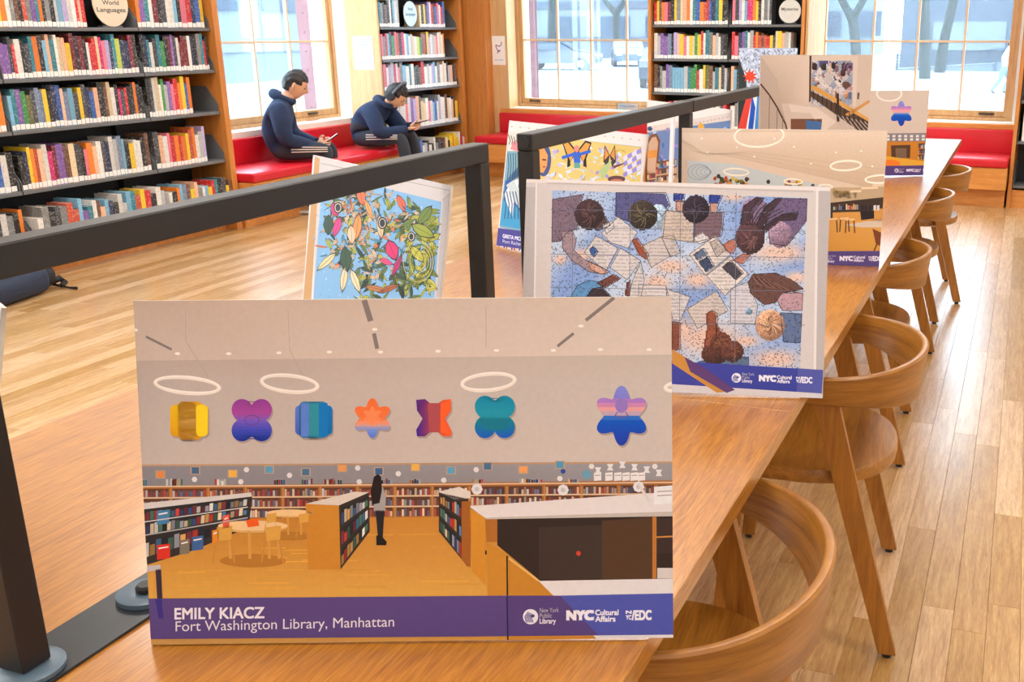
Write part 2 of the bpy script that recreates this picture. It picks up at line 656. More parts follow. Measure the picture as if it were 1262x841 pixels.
def ceiling_fill_lamp(x, y, label):
    t = thing('ceiling_fill_lamp', (x, y, CEIL - 0.08), label=label, cat='lamp', group='added ceiling fill lamps')
    m = MB()
    m.box(-0.62, 0.62, -0.32, -0.30, 0, 0.08).box(-0.62, 0.62, 0.30, 0.32, 0, 0.08)
    m.box(-0.62, -0.60, -0.30, 0.30, 0, 0.08).box(0.60, 0.62, -0.30, 0.30, 0, 0.08).box(-0.6, 0.6, -0.3, 0.3, 0.06, 0.08)
    part('frame', m, mat('lamp_white', (230, 230, 230), 0.5), t, local=True)
    part('diffuser', MB().box(-0.6, 0.6, -0.3, 0.3, 0.01, 0.02), LAMP, t, local=True)


for j, y in enumerate((-1.6, 1.4, 4.4, 7.4)):
    for i, x in enumerate((-4.3, -1.4, 1.5)):
        ceiling_fill_lamp(x, y, f'unseen white ceiling panel lamp added as fill, {("left", "middle", "right")[i]} column, {("first", "second", "third", "fourth")[j]} row')


# ------------------------------------------------------------------ red window benches
def bench(M, a0, a1, label, plinth=True):
    """a along the wall, b into it (0 = plinth face)"""
    t = thing('window_bench', M @ Vector(((a0 + a1) / 2, 0.1, 0)), label=label, cat='bench', group='red window benches')
    part('plinth', MB(M).box(a0 + 0.01, a1 - 0.01, 0.0, 0.30, 0, 0.155), OAK_CASE_X, t)
    part('seat_box', MB(M).box(a0, a1, -0.12, 0.42, 0.157, 0.338, bev=0.003), OAK_CASE_X, t)
    part('seat_cushion', MB(M).box(a0, a1, -0.135, 0.36, 0.340, 0.412, bev=0.018, seg=3), RED, t, sm=50)
    part('back_cushion', MB(M).box(a0, a1, 0.362, 0.435, 0.36, 0.607, bev=0.014, seg=3), RED, t, sm=50)
    part('ledge_front', MB(M).box(a0, a1, 0.402, 0.438, 0.608, 0.648), OAK_CASE_X, t)
    return t


MLB = Matrix.Translation((-5.5, 0, 0)) @ Matrix.Rotation(PI / 2, 4, 'Z') @ Matrix.Translation((0, -0.08, 0))
bench(MLB, 6.215, 8.19, 'red cushioned window bench where two boys sit')
bench(BW, -4.84, -3.02, 'red cushioned window bench under the window with cars, behind the black rail')
bench(BW, -1.49, 0.245, 'red cushioned window bench at the far end of the long table')


# ------------------------------------------------------------------ bookcases
def bookcase_left(name, y0, y1, splits, zs, label, sides=(True, True), top=2.1):
    t = thing(name, (LX - 0.17, (y0 + y1) / 2, 0), label=label, cat='bookcase')
    xb = -5.80
    part('back_panel', MB().box(xb, xb + 0.015, y0, y1, 0.12, top), DARK_BACK, t)
    part('plinth', MB().box(xb, LX - 0.07, y0, y1, 0, 0.12), OAK_CASE, t)
    if sides[0]:
        part('end_panel', MB().box(xb, LX + 0.02, y0 - 0.04, y0, 0, top + 0.03, bev=0.002), OAK_CASE, t)
    if sides[1]:
        part('end_panel', MB().box(xb, LX + 0.03, y1, y1 + 0.055, 0, top + 0.03, bev=0.002), OAK_CASE, t)
    sp = [y0] + list(splits) + [y1]
    for y in sp[1:-1]:
        part('upright', MB().box(xb + 0.015, xb + 0.06, y - 0.02, y + 0.02, 0.12, top), DARK_BACK, t)
    for z in zs:
        for a, b in zip(sp[:-1], sp[1:]):
            f = LX if z > 0.3 else LX + 0.07
            s = part('shelf', MB().box(xb + 0.06, f, a + 0.004, b - 0.004, z - 0.022, z, bev=0.002), DARK_SHELF, t)
            for y in (a + 0.006, b - 0.010):
                pr = [(xb + 0.06, z), (f - 0.01, z), (f - 0.01, z + 0.05), (f - 0.10, z + 0.175), (xb + 0.06, z + 0.175)]
                if abs(z - zs[0]) > 0.01 or True:
                    part('end_bracket', MB().prism(pr, y, y + 0.004, lambda p, q, h: (p, h, q)), DARK_SHELF, s)
    return t


def bookcase_back(name, u0, u1, splits, zs, label, top=2.1, left=True, right=True):
    t = thing(name, BW @ Vector(((u0 + u1) / 2, 0.17, 0)), label=label, cat='bookcase')
    vb = 0.36
    part('back_panel', MB(BW).box(u0, u1, vb - 0.015, vb, 0.12, top), DARK_BACK, t)
    part('plinth', MB(BW).box(u0, u1, 0.02, vb, 0, 0.15), OAK_CASE_X, t)
    if left:
        part('end_panel', MB(BW).box(u0 - 0.03, u0, -0.02, vb, 0, top + 0.03, bev=0.002), OAK_CASE, t)
    if right:
        part('end_panel', MB(BW).box(u1, u1 + 0.03, -0.02, vb, 0, top + 0.03, bev=0.002), OAK_CASE, t)
    sp = [u0] + list(splits) + [u1]
    for u in sp[1:-1]:
        part('upright', MB(BW).box(u - 0.02, u + 0.02, vb - 0.06, vb - 0.015, 0.15, top), DARK_BACK, t)
    for z in zs:
        for a, b in zip(sp[:-1], sp[1:]):
            s = part('shelf', MB(BW).box(a + 0.004, b - 0.004, 0.0, vb - 0.06, z - 0.022, z, bev=0.002), DARK_SHELF, t)
            for u in (a + 0.006, b - 0.010):
                pr = [(vb - 0.06, z), (0.01, z), (0.01, z + 0.05), (0.10, z + 0.175), (vb - 0.06, z + 0.175)]
                part('end_bracket', MB(BW).prism(pr, u, u + 0.004, lambda p, q, h: (h, p, q)), DARK_SHELF, s)
    return t


Z1 = (1.44, 1.155, 0.865, 0.522, 0.17, 1.765)
bookcase_left('bookcase', 3.40, 6.135, (4.45, 5.48), Z1, 'long dark metal bookcase with orange wood end panel at the left edge')
Z2 = (1.452, 1.168, 0.893, 0.532, 0.17, 1.745)
bookcase_left('bookcase', 8.235, 9.60, (), Z2, 'narrow dark bookcase in the corner behind the boy wearing headphones', sides=(False, True))
Z3 = (1.473, 1.175, 0.875, 0.55, 0.19, 1.77)
bookcase_back('bookcase', -2.965, -1.560, (-2.225,), Z3, 'dark bookcase with mysteries sign between the two back windows')
bookcase_back('bookcase', 0.285, 1.50, (), Z3, 'dark bookcase at the right edge beside the far red bench')

# ------------------------------------------------------------------ books
BC = {
    'w': ('white', (226, 222, 216)), 'c': ('cream', (222, 200, 160)), 'k': ('black', (34, 32, 34)), 'g': ('grey', (128, 128, 128)),
    'd': ('dark grey', (66, 66, 72)), 'r': ('red', (200, 36, 40)), 'm': ('maroon', (118, 30, 42)), 'p': ('pink', (226, 120, 140)),
    'h': ('magenta', (206, 40, 110)), 'o': ('orange', (232, 128, 44)), 'y': ('yellow', (236, 196, 52)), 'l': ('lime', (196, 212, 90)),
    'G': ('green', (58, 140, 70)), 't': ('teal', (44, 124, 140)), 'b': ('blue', (52, 96, 172)), 'n': ('navy', (38, 48, 84)),
    's': ('sky blue', (124, 178, 208)), 'v': ('violet', (126, 88, 160)), 'i': ('lilac', (182, 166, 210)), 'B': ('brown', (108, 70, 50)),
    'e': ('peach', (236, 184, 150)), 'z': ('slate blue', (110, 128, 156)), 'x': ('brick red', (190, 76, 50)), 'O': ('olive', (112, 110, 62)),
    'q': ('pale grey', (186, 186, 188)),
}


def cover_mat(code):
    nm, rgb = BC[code]
    key = 'cover_' + nm.replace(' ', '_')
    if key in MATS:
        return MATS[key]
    m = bpy.data.materials.new(key)
    m.use_nodes = True
    nt = m.node_tree
    N, L = nt.nodes, nt.links
    b = N['Principled BSDF']
    b.inputs['Roughness'].default_value = 0.42
    c = lin(rgb)
    lum = 0.3 * c[0] + 0.6 * c[1] + 0.1 * c[2]
    ink = (0.75, 0.72, 0.66, 1) if lum < 0.28 else (0.06, 0.05, 0.07, 1)
    g = N.new('ShaderNodeNewGeometry')
    oi = N.new('ShaderNodeObjectInfo')
    off = N.new('ShaderNodeVectorMath')
    off.operation = 'ADD'
    L.new(g.outputs['Position'], off.inputs[0])
    L.new(oi.outputs['Random'], off.inputs[1])
    n = N.new('ShaderNodeTexNoise')
    n.inputs['Scale'].default_value = 80
    n.inputs['Detail'].default_value = 1
    L.new(off.outputs[0], n.inputs['Vector'])
    r = N.new('ShaderNodeValToRGB')
    r.color_ramp.elements[0].position = 0.54
    r.color_ramp.elements[0].color = (0, 0, 0, 1)
    r.color_ramp.elements[1].position = 0.64
    r.color_ramp.elements[1].color = (1, 1, 1, 1)
    L.new(n.outputs['Fac'], r.inputs[0])
    sc = N.new('ShaderNodeMath')
    sc.operation = 'MULTIPLY'
    sc.inputs[1].default_value = 0.22
    L.new(r.outputs[0], sc.inputs[0])
    mx = N.new('ShaderNodeMix')
    mx.data_type = 'RGBA'
    mx.inputs[6].default_value = c
    mx.inputs[7].default_value = ink
    L.new(sc.outputs[0], mx.inputs[0])
    hs = N.new('ShaderNodeHueSaturation')
    mr = N.new('ShaderNodeMapRange')
    mr.inputs[3].default_value = 0.8
    mr.inputs[4].default_value = 1.15
    L.new(oi.outputs['Random'], mr.inputs[0])
    L.new(mr.outputs[0], hs.inputs['Value'])
    L.new(mx.outputs[2], hs.inputs['Color'])
    L.new(hs.outputs[0], b.inputs['Base Color'])
    MATS[key] = m
    return m


def cover_geo(mb, M=None, mi=0):
    # unit book: x 0..1 across the spine, y 0..1 depth, z 0..1 height
    pieces = [((0, 1), (0, .02), (0, 1)), ((0, .12), (.02, 1), (0, 1)), ((.88, 1), (.02, 1), (0, 1))]
    for (x, y, z) in pieces:
        vs = [Vector((a, b, c)) for c in z for b in y for a in x]
        if M is not None:
            vs = [M @ p for p in vs]
        mb.add(vs, [(0, 2, 3, 1), (4, 5, 7, 6), (0, 1, 5, 4), (2, 6, 7, 3), (0, 4, 6, 2), (1, 3, 7, 5)], mi)


COVER = {}
for k in BC:
    mb = MB()
    cover_geo(mb)
    COVER[k] = mb.mesh('book', cover_mat(k))
PAGE = MB().box(.13, .87, .02, .97, .012, .985).mesh('page_block', PAGES)
LABEL = MB().box(.04, .96, -.006, 0, .015, .15).mesh('spine_label', STICKER)

BOOKS = []
rb = random.Random(11)
ORD = lambda n: str(n) + ({1: 'st', 2: 'nd', 3: 'rd'}.get(n % 10, 'th') if n % 100 not in (11, 12, 13) else 'th')


def row(kind, s0, s1, z, codes, where, hmin=0.19, hmax=0.25, dmin=0.13, dmax=0.19, front=None, gap=0.0):
    """a row of books given left to right by colour code; upper-case X leaves a gap"""
    ws = [rb.uniform(0.7, 1.35) for _ in codes]
    k = (s1 - s0) / sum(ws)
    s = s0
    n = 0
    for c, w in zip(codes, ws):
        w *= k
        if c != 'X':
            n += 1
            BOOKS.append((kind, s + 0.0006, w - 0.0012, z + 0.0006, rb.uniform(hmin, hmax), rb.uniform(dmin, dmax), c, where, n, front))
        s += w


A1 = 'left bookcase'
row('L', 4.47, 5.10, Z1[0], 'cyowgBkxgvtokgkqsiwwrer', 'top shelf, wide bay of ' + A1)
row('L', 5.50, 6.10, Z1[0], 'ovtwmkdwwskprnby', 'top shelf, narrow bay of ' + A1)
row('L', 4.47, 5.46, Z1[1], 'vvdrwkdtoksetwceymkmkwrrehpintlnnmk', 'second shelf, wide bay of ' + A1)
row('L', 5.495, 6.10, Z1[1], 'kntwdtGkmvdwmmmwnkgtrk', 'second shelf, narrow bay of ' + A1)
row('L', 4.47, 5.46, Z1[2], 'stvGOdzzyknbezsdydnbekkBcwkhdrkkokk', 'third shelf, wide bay of ' + A1)
row('L', 5.495, 5.89, Z1[2], 'kdwcwGqvproybo', 'third shelf, narrow bay of ' + A1, 0.2, 0.26)
row('L', 4.47, 5.45, Z1[3], 'knyoxewhmvvBcdkpoewdnwqzskywwkB', 'fourth shelf, wide bay of ' + A1)
row('L', 5.495, 5.97, Z1[3], 'dewproroyxowqi', 'fourth shelf, narrow bay of ' + A1)
row('L', 4.47, 5.46, Z1[4], 'wgkdgxxsvtwBesnkwqstxyrkwq', 'bottom shelf, wide bay of ' + A1, 0.18, 0.27, 0.15, 0.2, LX + 0.05)
row('L', 5.50, 6.10, Z1[4], 'wkoszByegwsyrtkdyB', 'bottom shelf, narrow bay of ' + A1, 0.17, 0.24, 0.15, 0.2, LX + 0.05)
for i in range(5):
    row('L', 3.43, 4.435, Z1[i], ('kwdrcgnbwotypkqsmw', 'wqkdrtbcwgnvokwyed', 'nwkgrcbwdtoqkywmsd', 'wgckrbwtpyndqwgokw', 'dkwqgnbwrckowtdgsq')[i] + ('wropbgnkcywz', 'rkbwpvncdwos', 'stbwvkgnmwco', 'bynokwrgcbwk', 'kwgrcbndwgko')[i], ('top', 'second', 'third', 'fourth', 'bottom')[i] + ' shelf, leftmost bay of ' + A1)
row('L', 4.47, 5.46, Z1[5], 'wkdrcgnbwotypkqsmwqkdrtbcwgnvok', 'uppermost shelf, wide bay of ' + A1)
row('L', 5.495, 6.1, Z1[5], 'wqkdrtbcwgnvokwyed', 'uppermost shelf, narrow bay of ' + A1)
A2 = 'corner bookcase'
row('L', 8.26, 8.58, Z2[0], 'tgkBkwdswq', 'top shelf, left half of ' + A2)
row('L', 8.93, 9.40, Z2[0], 'ckydvwrdbpwrb', 'top shelf, right half of ' + A2)
row('L', 8.26, 9.36, Z2[1], 'pgrsdGpxkhwswqcwlGBrkyiwqepwcwo', 'second shelf of ' + A2)
row('L', 8.26, 9.57, Z2[2], 'pwiqhwpgswtwdkBrwqwiswgwcwkqekB', 'third shelf of ' + A2)
row('L', 8.26, 9.56, Z2[3], 'wipwwqwwpwviedccwpwsbwqwwBcweky', 'fourth shelf of ' + A2, 0.2, 0.29)
row('L', 8.26, 9.58, Z2[4], 'rwrwswiwrwbwqkwkwgdkBckyoyywrwo', 'bottom shelf of ' + A2, 0.18, 0.26, 0.14, 0.19, LX + 0.05)
row('L', 8.26, 9.57, Z2[5], 'wropbgnkcywzrkbwpvncdwosstbwvkgnmwco', 'uppermost shelf of ' + A2)
A3 = 'mysteries bookcase'
row('B', -2.95, -2.24, Z3[0], 'ryBopmkygceowtboxrbntykk', 'top shelf, left bay of ' + A3)
row('B', -2.20, -1.84, Z3[0], 'pdiwshhoykwgqd', 'top shelf, right bay of ' + A3)
row('B', -2.95, -2.24, Z3[1], 'wqvvzkieypwycGyrwtgeqwdk', 'second shelf, left bay of ' + A3)
row('B', -2.20, -1.66, Z3[1], 'rpnvtwqroxBxrydcyeqw', 'second shelf, right bay of ' + A3)
row('B', -2.95, -2.24, Z3[2], 'BkgqvzssssqtGGrwyOBqtcdq', 'third shelf, left bay of ' + A3)
row('B', -2.20, -1.60, Z3[2], 'eskwtxnogwrbdyck', 'third shelf, right bay of ' + A3)
row('B', -2.95, -2.24, Z3[3], 'wgckrbwtpyndqwgokwbr', 'fourth shelf, left bay of ' + A3)
row('B', -2.20, -1.60, Z3[3], 'wgckrbwtpyndqwgo', 'fourth shelf, right bay of ' + A3)
row('B', -2.95, -2.24, Z3[5], 'wgckrbwtpyndqwgokwbrk', 'uppermost shelf, left bay of ' + A3)
row('B', -2.20, -1.60, Z3[5], 'ywmsdwgckrbwtpyn', 'uppermost shelf, right bay of ' + A3)
row('B', 0.32, 0.78, Z3[3], 'wqgwkdwgqwkd', 'fourth shelf of right edge bookcase')


def book_matrix(b):
    kind, s, w, z, h, d, c, where, n, front = b
    if kind == 'L':
        return Matrix.Translation((front or (LX - 0.02), s, z)) @ Matrix.Rotation(PI / 2, 4, 'Z') @ Matrix.Diagonal((w, d, h, 1))
    return BW @ Matrix.Translation((s, 0.02, z)) @ Matrix.Diagonal((w, d, h, 1))


def book_area(b):
    m = book_matrix(b)
    ps = [proj(m @ Vector(p)) for p in ((0, 0, 0), (1, 0, 0), (0, 0, 1), (1, 0, 1))]
    if any(p is None for p in ps):
        return 0
    x0, x1 = min(p[0] for p in ps), max(p[0] for p in ps)
    y0, y1 = min(p[1] for p in ps), max(p[1] for p in ps)
    x0, x1, y0, y1 = max(0, x0), min(1262, x1), max(0, y0), min(841, y1)
    # behind the near rail
    if b[7].startswith('bottom'):
        y1 = min(y1, 282 - 0.21 * x0)
    return max(0, x1 - x0) * max(0, y1 - y0)


BOOKS.sort(key=book_area, reverse=True)
for b in BOOKS[:300]:
    kind, s, w, z, h, d, c, where, n, front = b
    m = book_matrix(b)
    o = link('book', COVER[c])
    o.location = m.to_translation()
    o.rotation_euler = (0, 0, PI / 2 if kind == 'L' else -BA)
    o.scale = (w, d, h)
    size = 'thin' if w < 0.024 else ('thick' if w > 0.036 else 'medium')
    tag(o, f'{size} {BC[c][0]} book, {ORD(n)} from left, {where}', 'book', 'books on the ' + where.split(' of ')[-1])
    for nm, me in (('page_block', PAGE), ('spine_label', LABEL)):
        q = link(nm, me)
        q.parent = o
keys = list(BC)
mb = MB()
for b in BOOKS[300:]:
    m = book_matrix(b)
    cover_geo(mb, m, keys.index(b[6]))
    for (x, y, zz, mi) in (((.13, .87), (.02, .97), (.012, .985), len(keys)), ((.04, .96), (-.006, 0), (.015, .15), len(keys) + 1)):
        vs = [m @ Vector((a, e, f)) for f in zz for e in y for a in x]
        mb.add(vs, [(0, 2, 3, 1), (4, 5, 7, 6), (0, 1, 5, 4), (2, 6, 7, 3), (0, 4, 6, 2), (1, 3, 7, 5)], mi)
solo('shelved_books', mb, [cover_mat(k) for k in keys] + [PAGES, STICKER], 'remaining rows of colourful library books on the farther shelves', 'books', kind='stuff')


# ------------------------------------------------------------------ the long reading table
TX0, TX1, TZ = -1.606, -0.351, 0.74
table = thing('reading_table', ((TX0 + TX1) / 2, 3.2, 0), label='long oak reading table running from the camera towards the far window', cat='table')
JY = [-0.625, 1.785, 4.195, 7.11]
for a, b in zip(JY[:-1], JY[1:]):
    part('tabletop_panel', MB().box(TX0, TX1, a + 0.0004, b - 0.0004, TZ - 0.032, TZ, bev=0.001), OAK_TABLE, table)
for y in (-0.4, 1.785, 4.195, 6.85):
    m = MB()
    m.box(-1.42, -1.36, y - 0.04, y + 0.04, 0, TZ - 0.034, bev=0.003)
    part('leg', m, OAK_CHAIR_V, table)
    m = MB()
    m.box(-0.86, -0.80, y - 0.04, y + 0.04, 0, TZ - 0.034, bev=0.003)
    part('leg', m, OAK_CHAIR_V, table)
    part('crossbeam', MB().box(-1.359, -0.861, y - 0.03, y + 0.03, 0.60, TZ - 0.034), OAK_CHAIR_V, table)

# steel strip let into the middle of the table, with its cable caps
RX = -0.976
strip = thing('cable_strip', (RX, 3.0, TZ), label='dark steel strip along the middle of the reading table', cat='strip')
part('strip_plate', MB().box(RX - 0.042, RX + 0.042, -0.3, 6.9, TZ + 0.0003, TZ + 0.004), PLATE, strip)
CAPM = mat('blue_grey_cap', (92, 112, 128), 0.35, 0.0, 0.08, 20)
for y in (0.868, 2.15, 3.35, 4.6):
    c = part('cable_cap', MB().lathe([(0.036, 0), (0.036, 0.006), (0.032, 0.008), (0.016, 0.007)], (RX + 0.004, y, TZ + 0.0045), 28), CAPM, strip, sm=40)
    m = MB()
    m.lathe([(0.013, 0), (0.013, 0.005), (0.010, 0.008), (0.004, 0.008)], (RX + 0.004, y, TZ + 0.0126), 20)
    part('cap_knob', m, BLACK_METAL, c, sm=40)


def rail_frame(y0, y1, label, first=True):
    t = thing('steel_rail_frame', (RX, (y0 + y1) / 2, TZ + 0.0045), label=label, cat='rail', group='black steel rail frames on the table')
    zt, h, w = 1.214, 0.036, 0.036
    part('top_rail', MB().box(RX - w / 2, RX + w / 2, y0, y1, zt - h, zt, bev=0.002), BLACK_METAL, t)
    for y, e in (((y0 + 0.018, y0),) if first else ()) + ((y1 - 0.018, y1),):
        p = part('post', MB().box(RX - w / 2, RX + w / 2, y - 0.018, y + 0.018, TZ + 0.0125, zt - h - 0.0005, bev=0.002), BLACK_METAL, t)
        part('foot_flange', MB().lathe([(0.039, 0), (0.039, 0.005), (0.035, 0.0075), (0.01, 0.0075)], (RX, y, TZ + 0.0045), 28), CAPM, p, sm=40)
        s = -1 if e == y0 else 1
        part('end_cap', MB().tube([(RX, e - 0.0005 * s, zt - 0.018), (RX, e + 0.004 * s, zt - 0.018)], 0.013, 16), BLACK_METAL, t)
    return t


rail_frame(0.682, 1.785, 'black steel rail frame nearest the camera, left of the front boards')
rail_frame(1.975, 3.115, 'second black steel rail frame, above the board with people reading')
rail_frame(3.122, 4.25, 'third black steel rail frame, ending behind the staircase board', False)
rail_frame(4.45, 5.60, 'fourth black steel rail frame, hidden behind the staircase board')


# ------------------------------------------------------------------ chairs (local: rear is +x)
def chair_proto():
    t = thing('armchair', (0, 0, 0))
    # bent backrest band
    path = []
    for k in range(5):
        path.append((-0.17 + k * 0.034, -0.276 - 0.002 * k))
    for k in range(0, 37):
        a = -PI / 2 + PI * k / 36
        path.append((0.0 + 0.236 * abs(math.cos(a)) ** 0.92, 0.284 * math.sin(a)))
    for k in range(5):
        path.append((-0.034 - k * 0.034, 0.284 - 0.002 * k))
    n = len(path)
    m = MB()
    v, f = [], []
    th = 0.017
    for i, (x, y) in enumerate(path):
        a, b = path[max(0, i - 1)], path[min(n - 1, i + 1)]
        t_ = Vector((b[0] - a[0], b[1] - a[1], 0)).normalized()
        nr = Vector((t_.y, -t_.x, 0))
        e = abs(i - (n - 1) / 2) / ((n - 1) / 2)
        w = max(0.0, 1 - e * 1.25)
        w = w * w * (3 - 2 * w)
        zb = 0.626 - 0.046 * w
        zt = 0.688 + 0.014 * w
        lean = 0.014 * w
        hh = zt - zb
        r = 0.004
        sec = [(0, r), (0, hh - r), (r, hh), (th - r, hh), (th, hh - r), (th, r), (th - r, 0), (r, 0)]
        for (o_, z_) in sec:
            q = Vector((x, y, 0)) + nr * (o_ - th / 2 + lean * (z_ / hh))
            v.append((q.x, q.y, zb + z_))
    for i in range(n - 1):
        for k in range(8):
            f.append((i * 8 + k, i * 8 + (k + 1) % 8, (i + 1) * 8 + (k + 1) % 8, (i + 1) * 8 + k))
    f.append(tuple(range(8)))
    f.append(tuple(reversed(range((n - 1) * 8, n * 8))))
    m.add(v, f)
    part('backrest', m, OAK_CHAIR, t, local=True, sm=45)
    # seat
    pts = []
    for k in range(0, 33):
        a = -PI / 2 + PI * k / 32
        pts.append((-0.02 + 0.222 * abs(math.cos(a)) ** 0.85, 0.248 * math.copysign(abs(math.sin(a)) ** 0.9, math.sin(a))))
    pts += [(-0.20, 0.236), (-0.235, 0.215), (-0.25, 0.17), (-0.25, -0.17), (-0.235, -0.215), (-0.20, -0.236)]
    m = MB()
    nn = len(pts)
    v, f = [], []
    rings = [(0.93, 0.410), (0.99, 0.418), (1.0, 0.428), (1.0, 0.442), (0.985, 0.449), (0.9, 0.448), (0.5, 0.444), (0.1, 0.443)]
    for s, z in rings:
        for p in pts:
            v.append((p[0] * s, p[1] * s, z))
    for i in range(len(rings) - 1):
        for k in range(nn):
            f.append((i * nn + k, i * nn + (k + 1) % nn, (i + 1) * nn + (k + 1) % nn, (i + 1) * nn + k))
    f.append(tuple(reversed(range(nn))))
    f.append(tuple(range((len(rings) - 1) * nn, len(rings) * nn)))
    m.add(v, f)
    part('seat', m, OAK_SEAT, t, local=True, sm=45)
    for s in (-1, 1):
        y0, y1 = 0.250, 0.279

        def leg(xt0, xt1, zt, xf0, xf1):
            pr = [(xt0, zt), (xt1, zt), (xf1, 0.012), (xf0, 0.012)]
            mm = MB()
            mm.prism(pr, s * y0, s * y1, lambda p, q, h: (p, h, q))
            o = part('leg', mm, OAK_CHAIR_V, t, local=True)
            c = ((xf0 + xf1) / 2, s * (y0 + y1) / 2)
            g = MB().lathe([(0.011, 0), (0.011, 0.012)], (c[0], c[1], 0), 12)
            part('glide', g, mat('glide_black', (40, 34, 30), 0.6), o, local=True)
        leg(0.005, 0.062, 0.630, 0.185, 0.226)
        leg(-0.165, -0.120, 0.628, -0.215, -0.178)
    return t


cp = chair_proto()
CH = [(-0.446, 1.31, 5, 'oak armchair nearest the camera at the right side of the table'),
      (-0.412, 2.43, 6.3, 'second oak armchair from the camera, its whole seat showing'),
      (-0.500, 3.585, 3.5, 'third oak armchair from the camera along the table'),
      (-0.508, 4.94, 2.5, 'fourth oak armchair from the camera along the table'),
      (-0.482, 5.89, 10, 'fifth oak armchair, farthest along the table before the red bench')]
for i, (x, y, r, lab) in enumerate(CH):
    o = cp if i == 0 else copy_tree(cp)
    o.location = (x, y, 0)
    o.rotation_euler = (0, 0, math.radians(r))
    tag(o, lab, 'chair', 'oak armchairs along the table')


# ------------------------------------------------------------------ printed display boards
TEXTS = {}


def text_geo(s, bold=0.0):
    key = (s, bold)
    if key in TEXTS:
        return TEXTS[key]
    cu = bpy.data.curves.new('lettering', 'FONT')
    cu.body = s
    cu.size = 1.0
    cu.offset = bold
    cu.resolution_u = 4
    cu.fill_mode = 'FRONT'
    ob = bpy.data.objects.new('lettering', cu)
    COL.objects.link(ob)
    bpy.context.view_layer.update()
    ev = ob.evaluated_get(bpy.context.evaluated_depsgraph_get())
    me = ev.to_mesh()
    v = [(p.co.x, p.co.y) for p in me.vertices]
    f = [tuple(p.vertices) for p in me.polygons]
    ev.to_mesh_clear()
    bpy.data.objects.remove(ob)
    bpy.data.curves.remove(cu)
    xs = [p[0] for p in v]
    TEXTS[key] = (v, f, min(xs), max(xs))
    return TEXTS[key]


def clip_rect(poly, w, h):
    """clip [(u, v, colour)] to the sheet 0..w x 0..h"""
    for ax, lim, sg in ((0, 0.0, 1), (0, w, -1), (1, 0.0, 1), (1, h, -1)):
        out = []
        n = len(poly)
        for i in range(n):
            a, b = poly[i], poly[(i + 1) % n]
            da, db = (a[ax] - lim) * sg, (b[ax] - lim) * sg
            if da >= 0:
                out.append(a)
            if (da < 0) != (db < 0):
                t = da / (da - db)
                out.append((a[0] + (b[0] - a[0]) * t, a[1] + (b[1] - a[1]) * t, tuple(a[2][k] + (b[2][k] - a[2][k]) * t for k in range(3))))
        poly = out
        if len(poly) < 3:
            return []
    return poly


def dk(c, k):
    return tuple(min(255, v * k) for v in c)


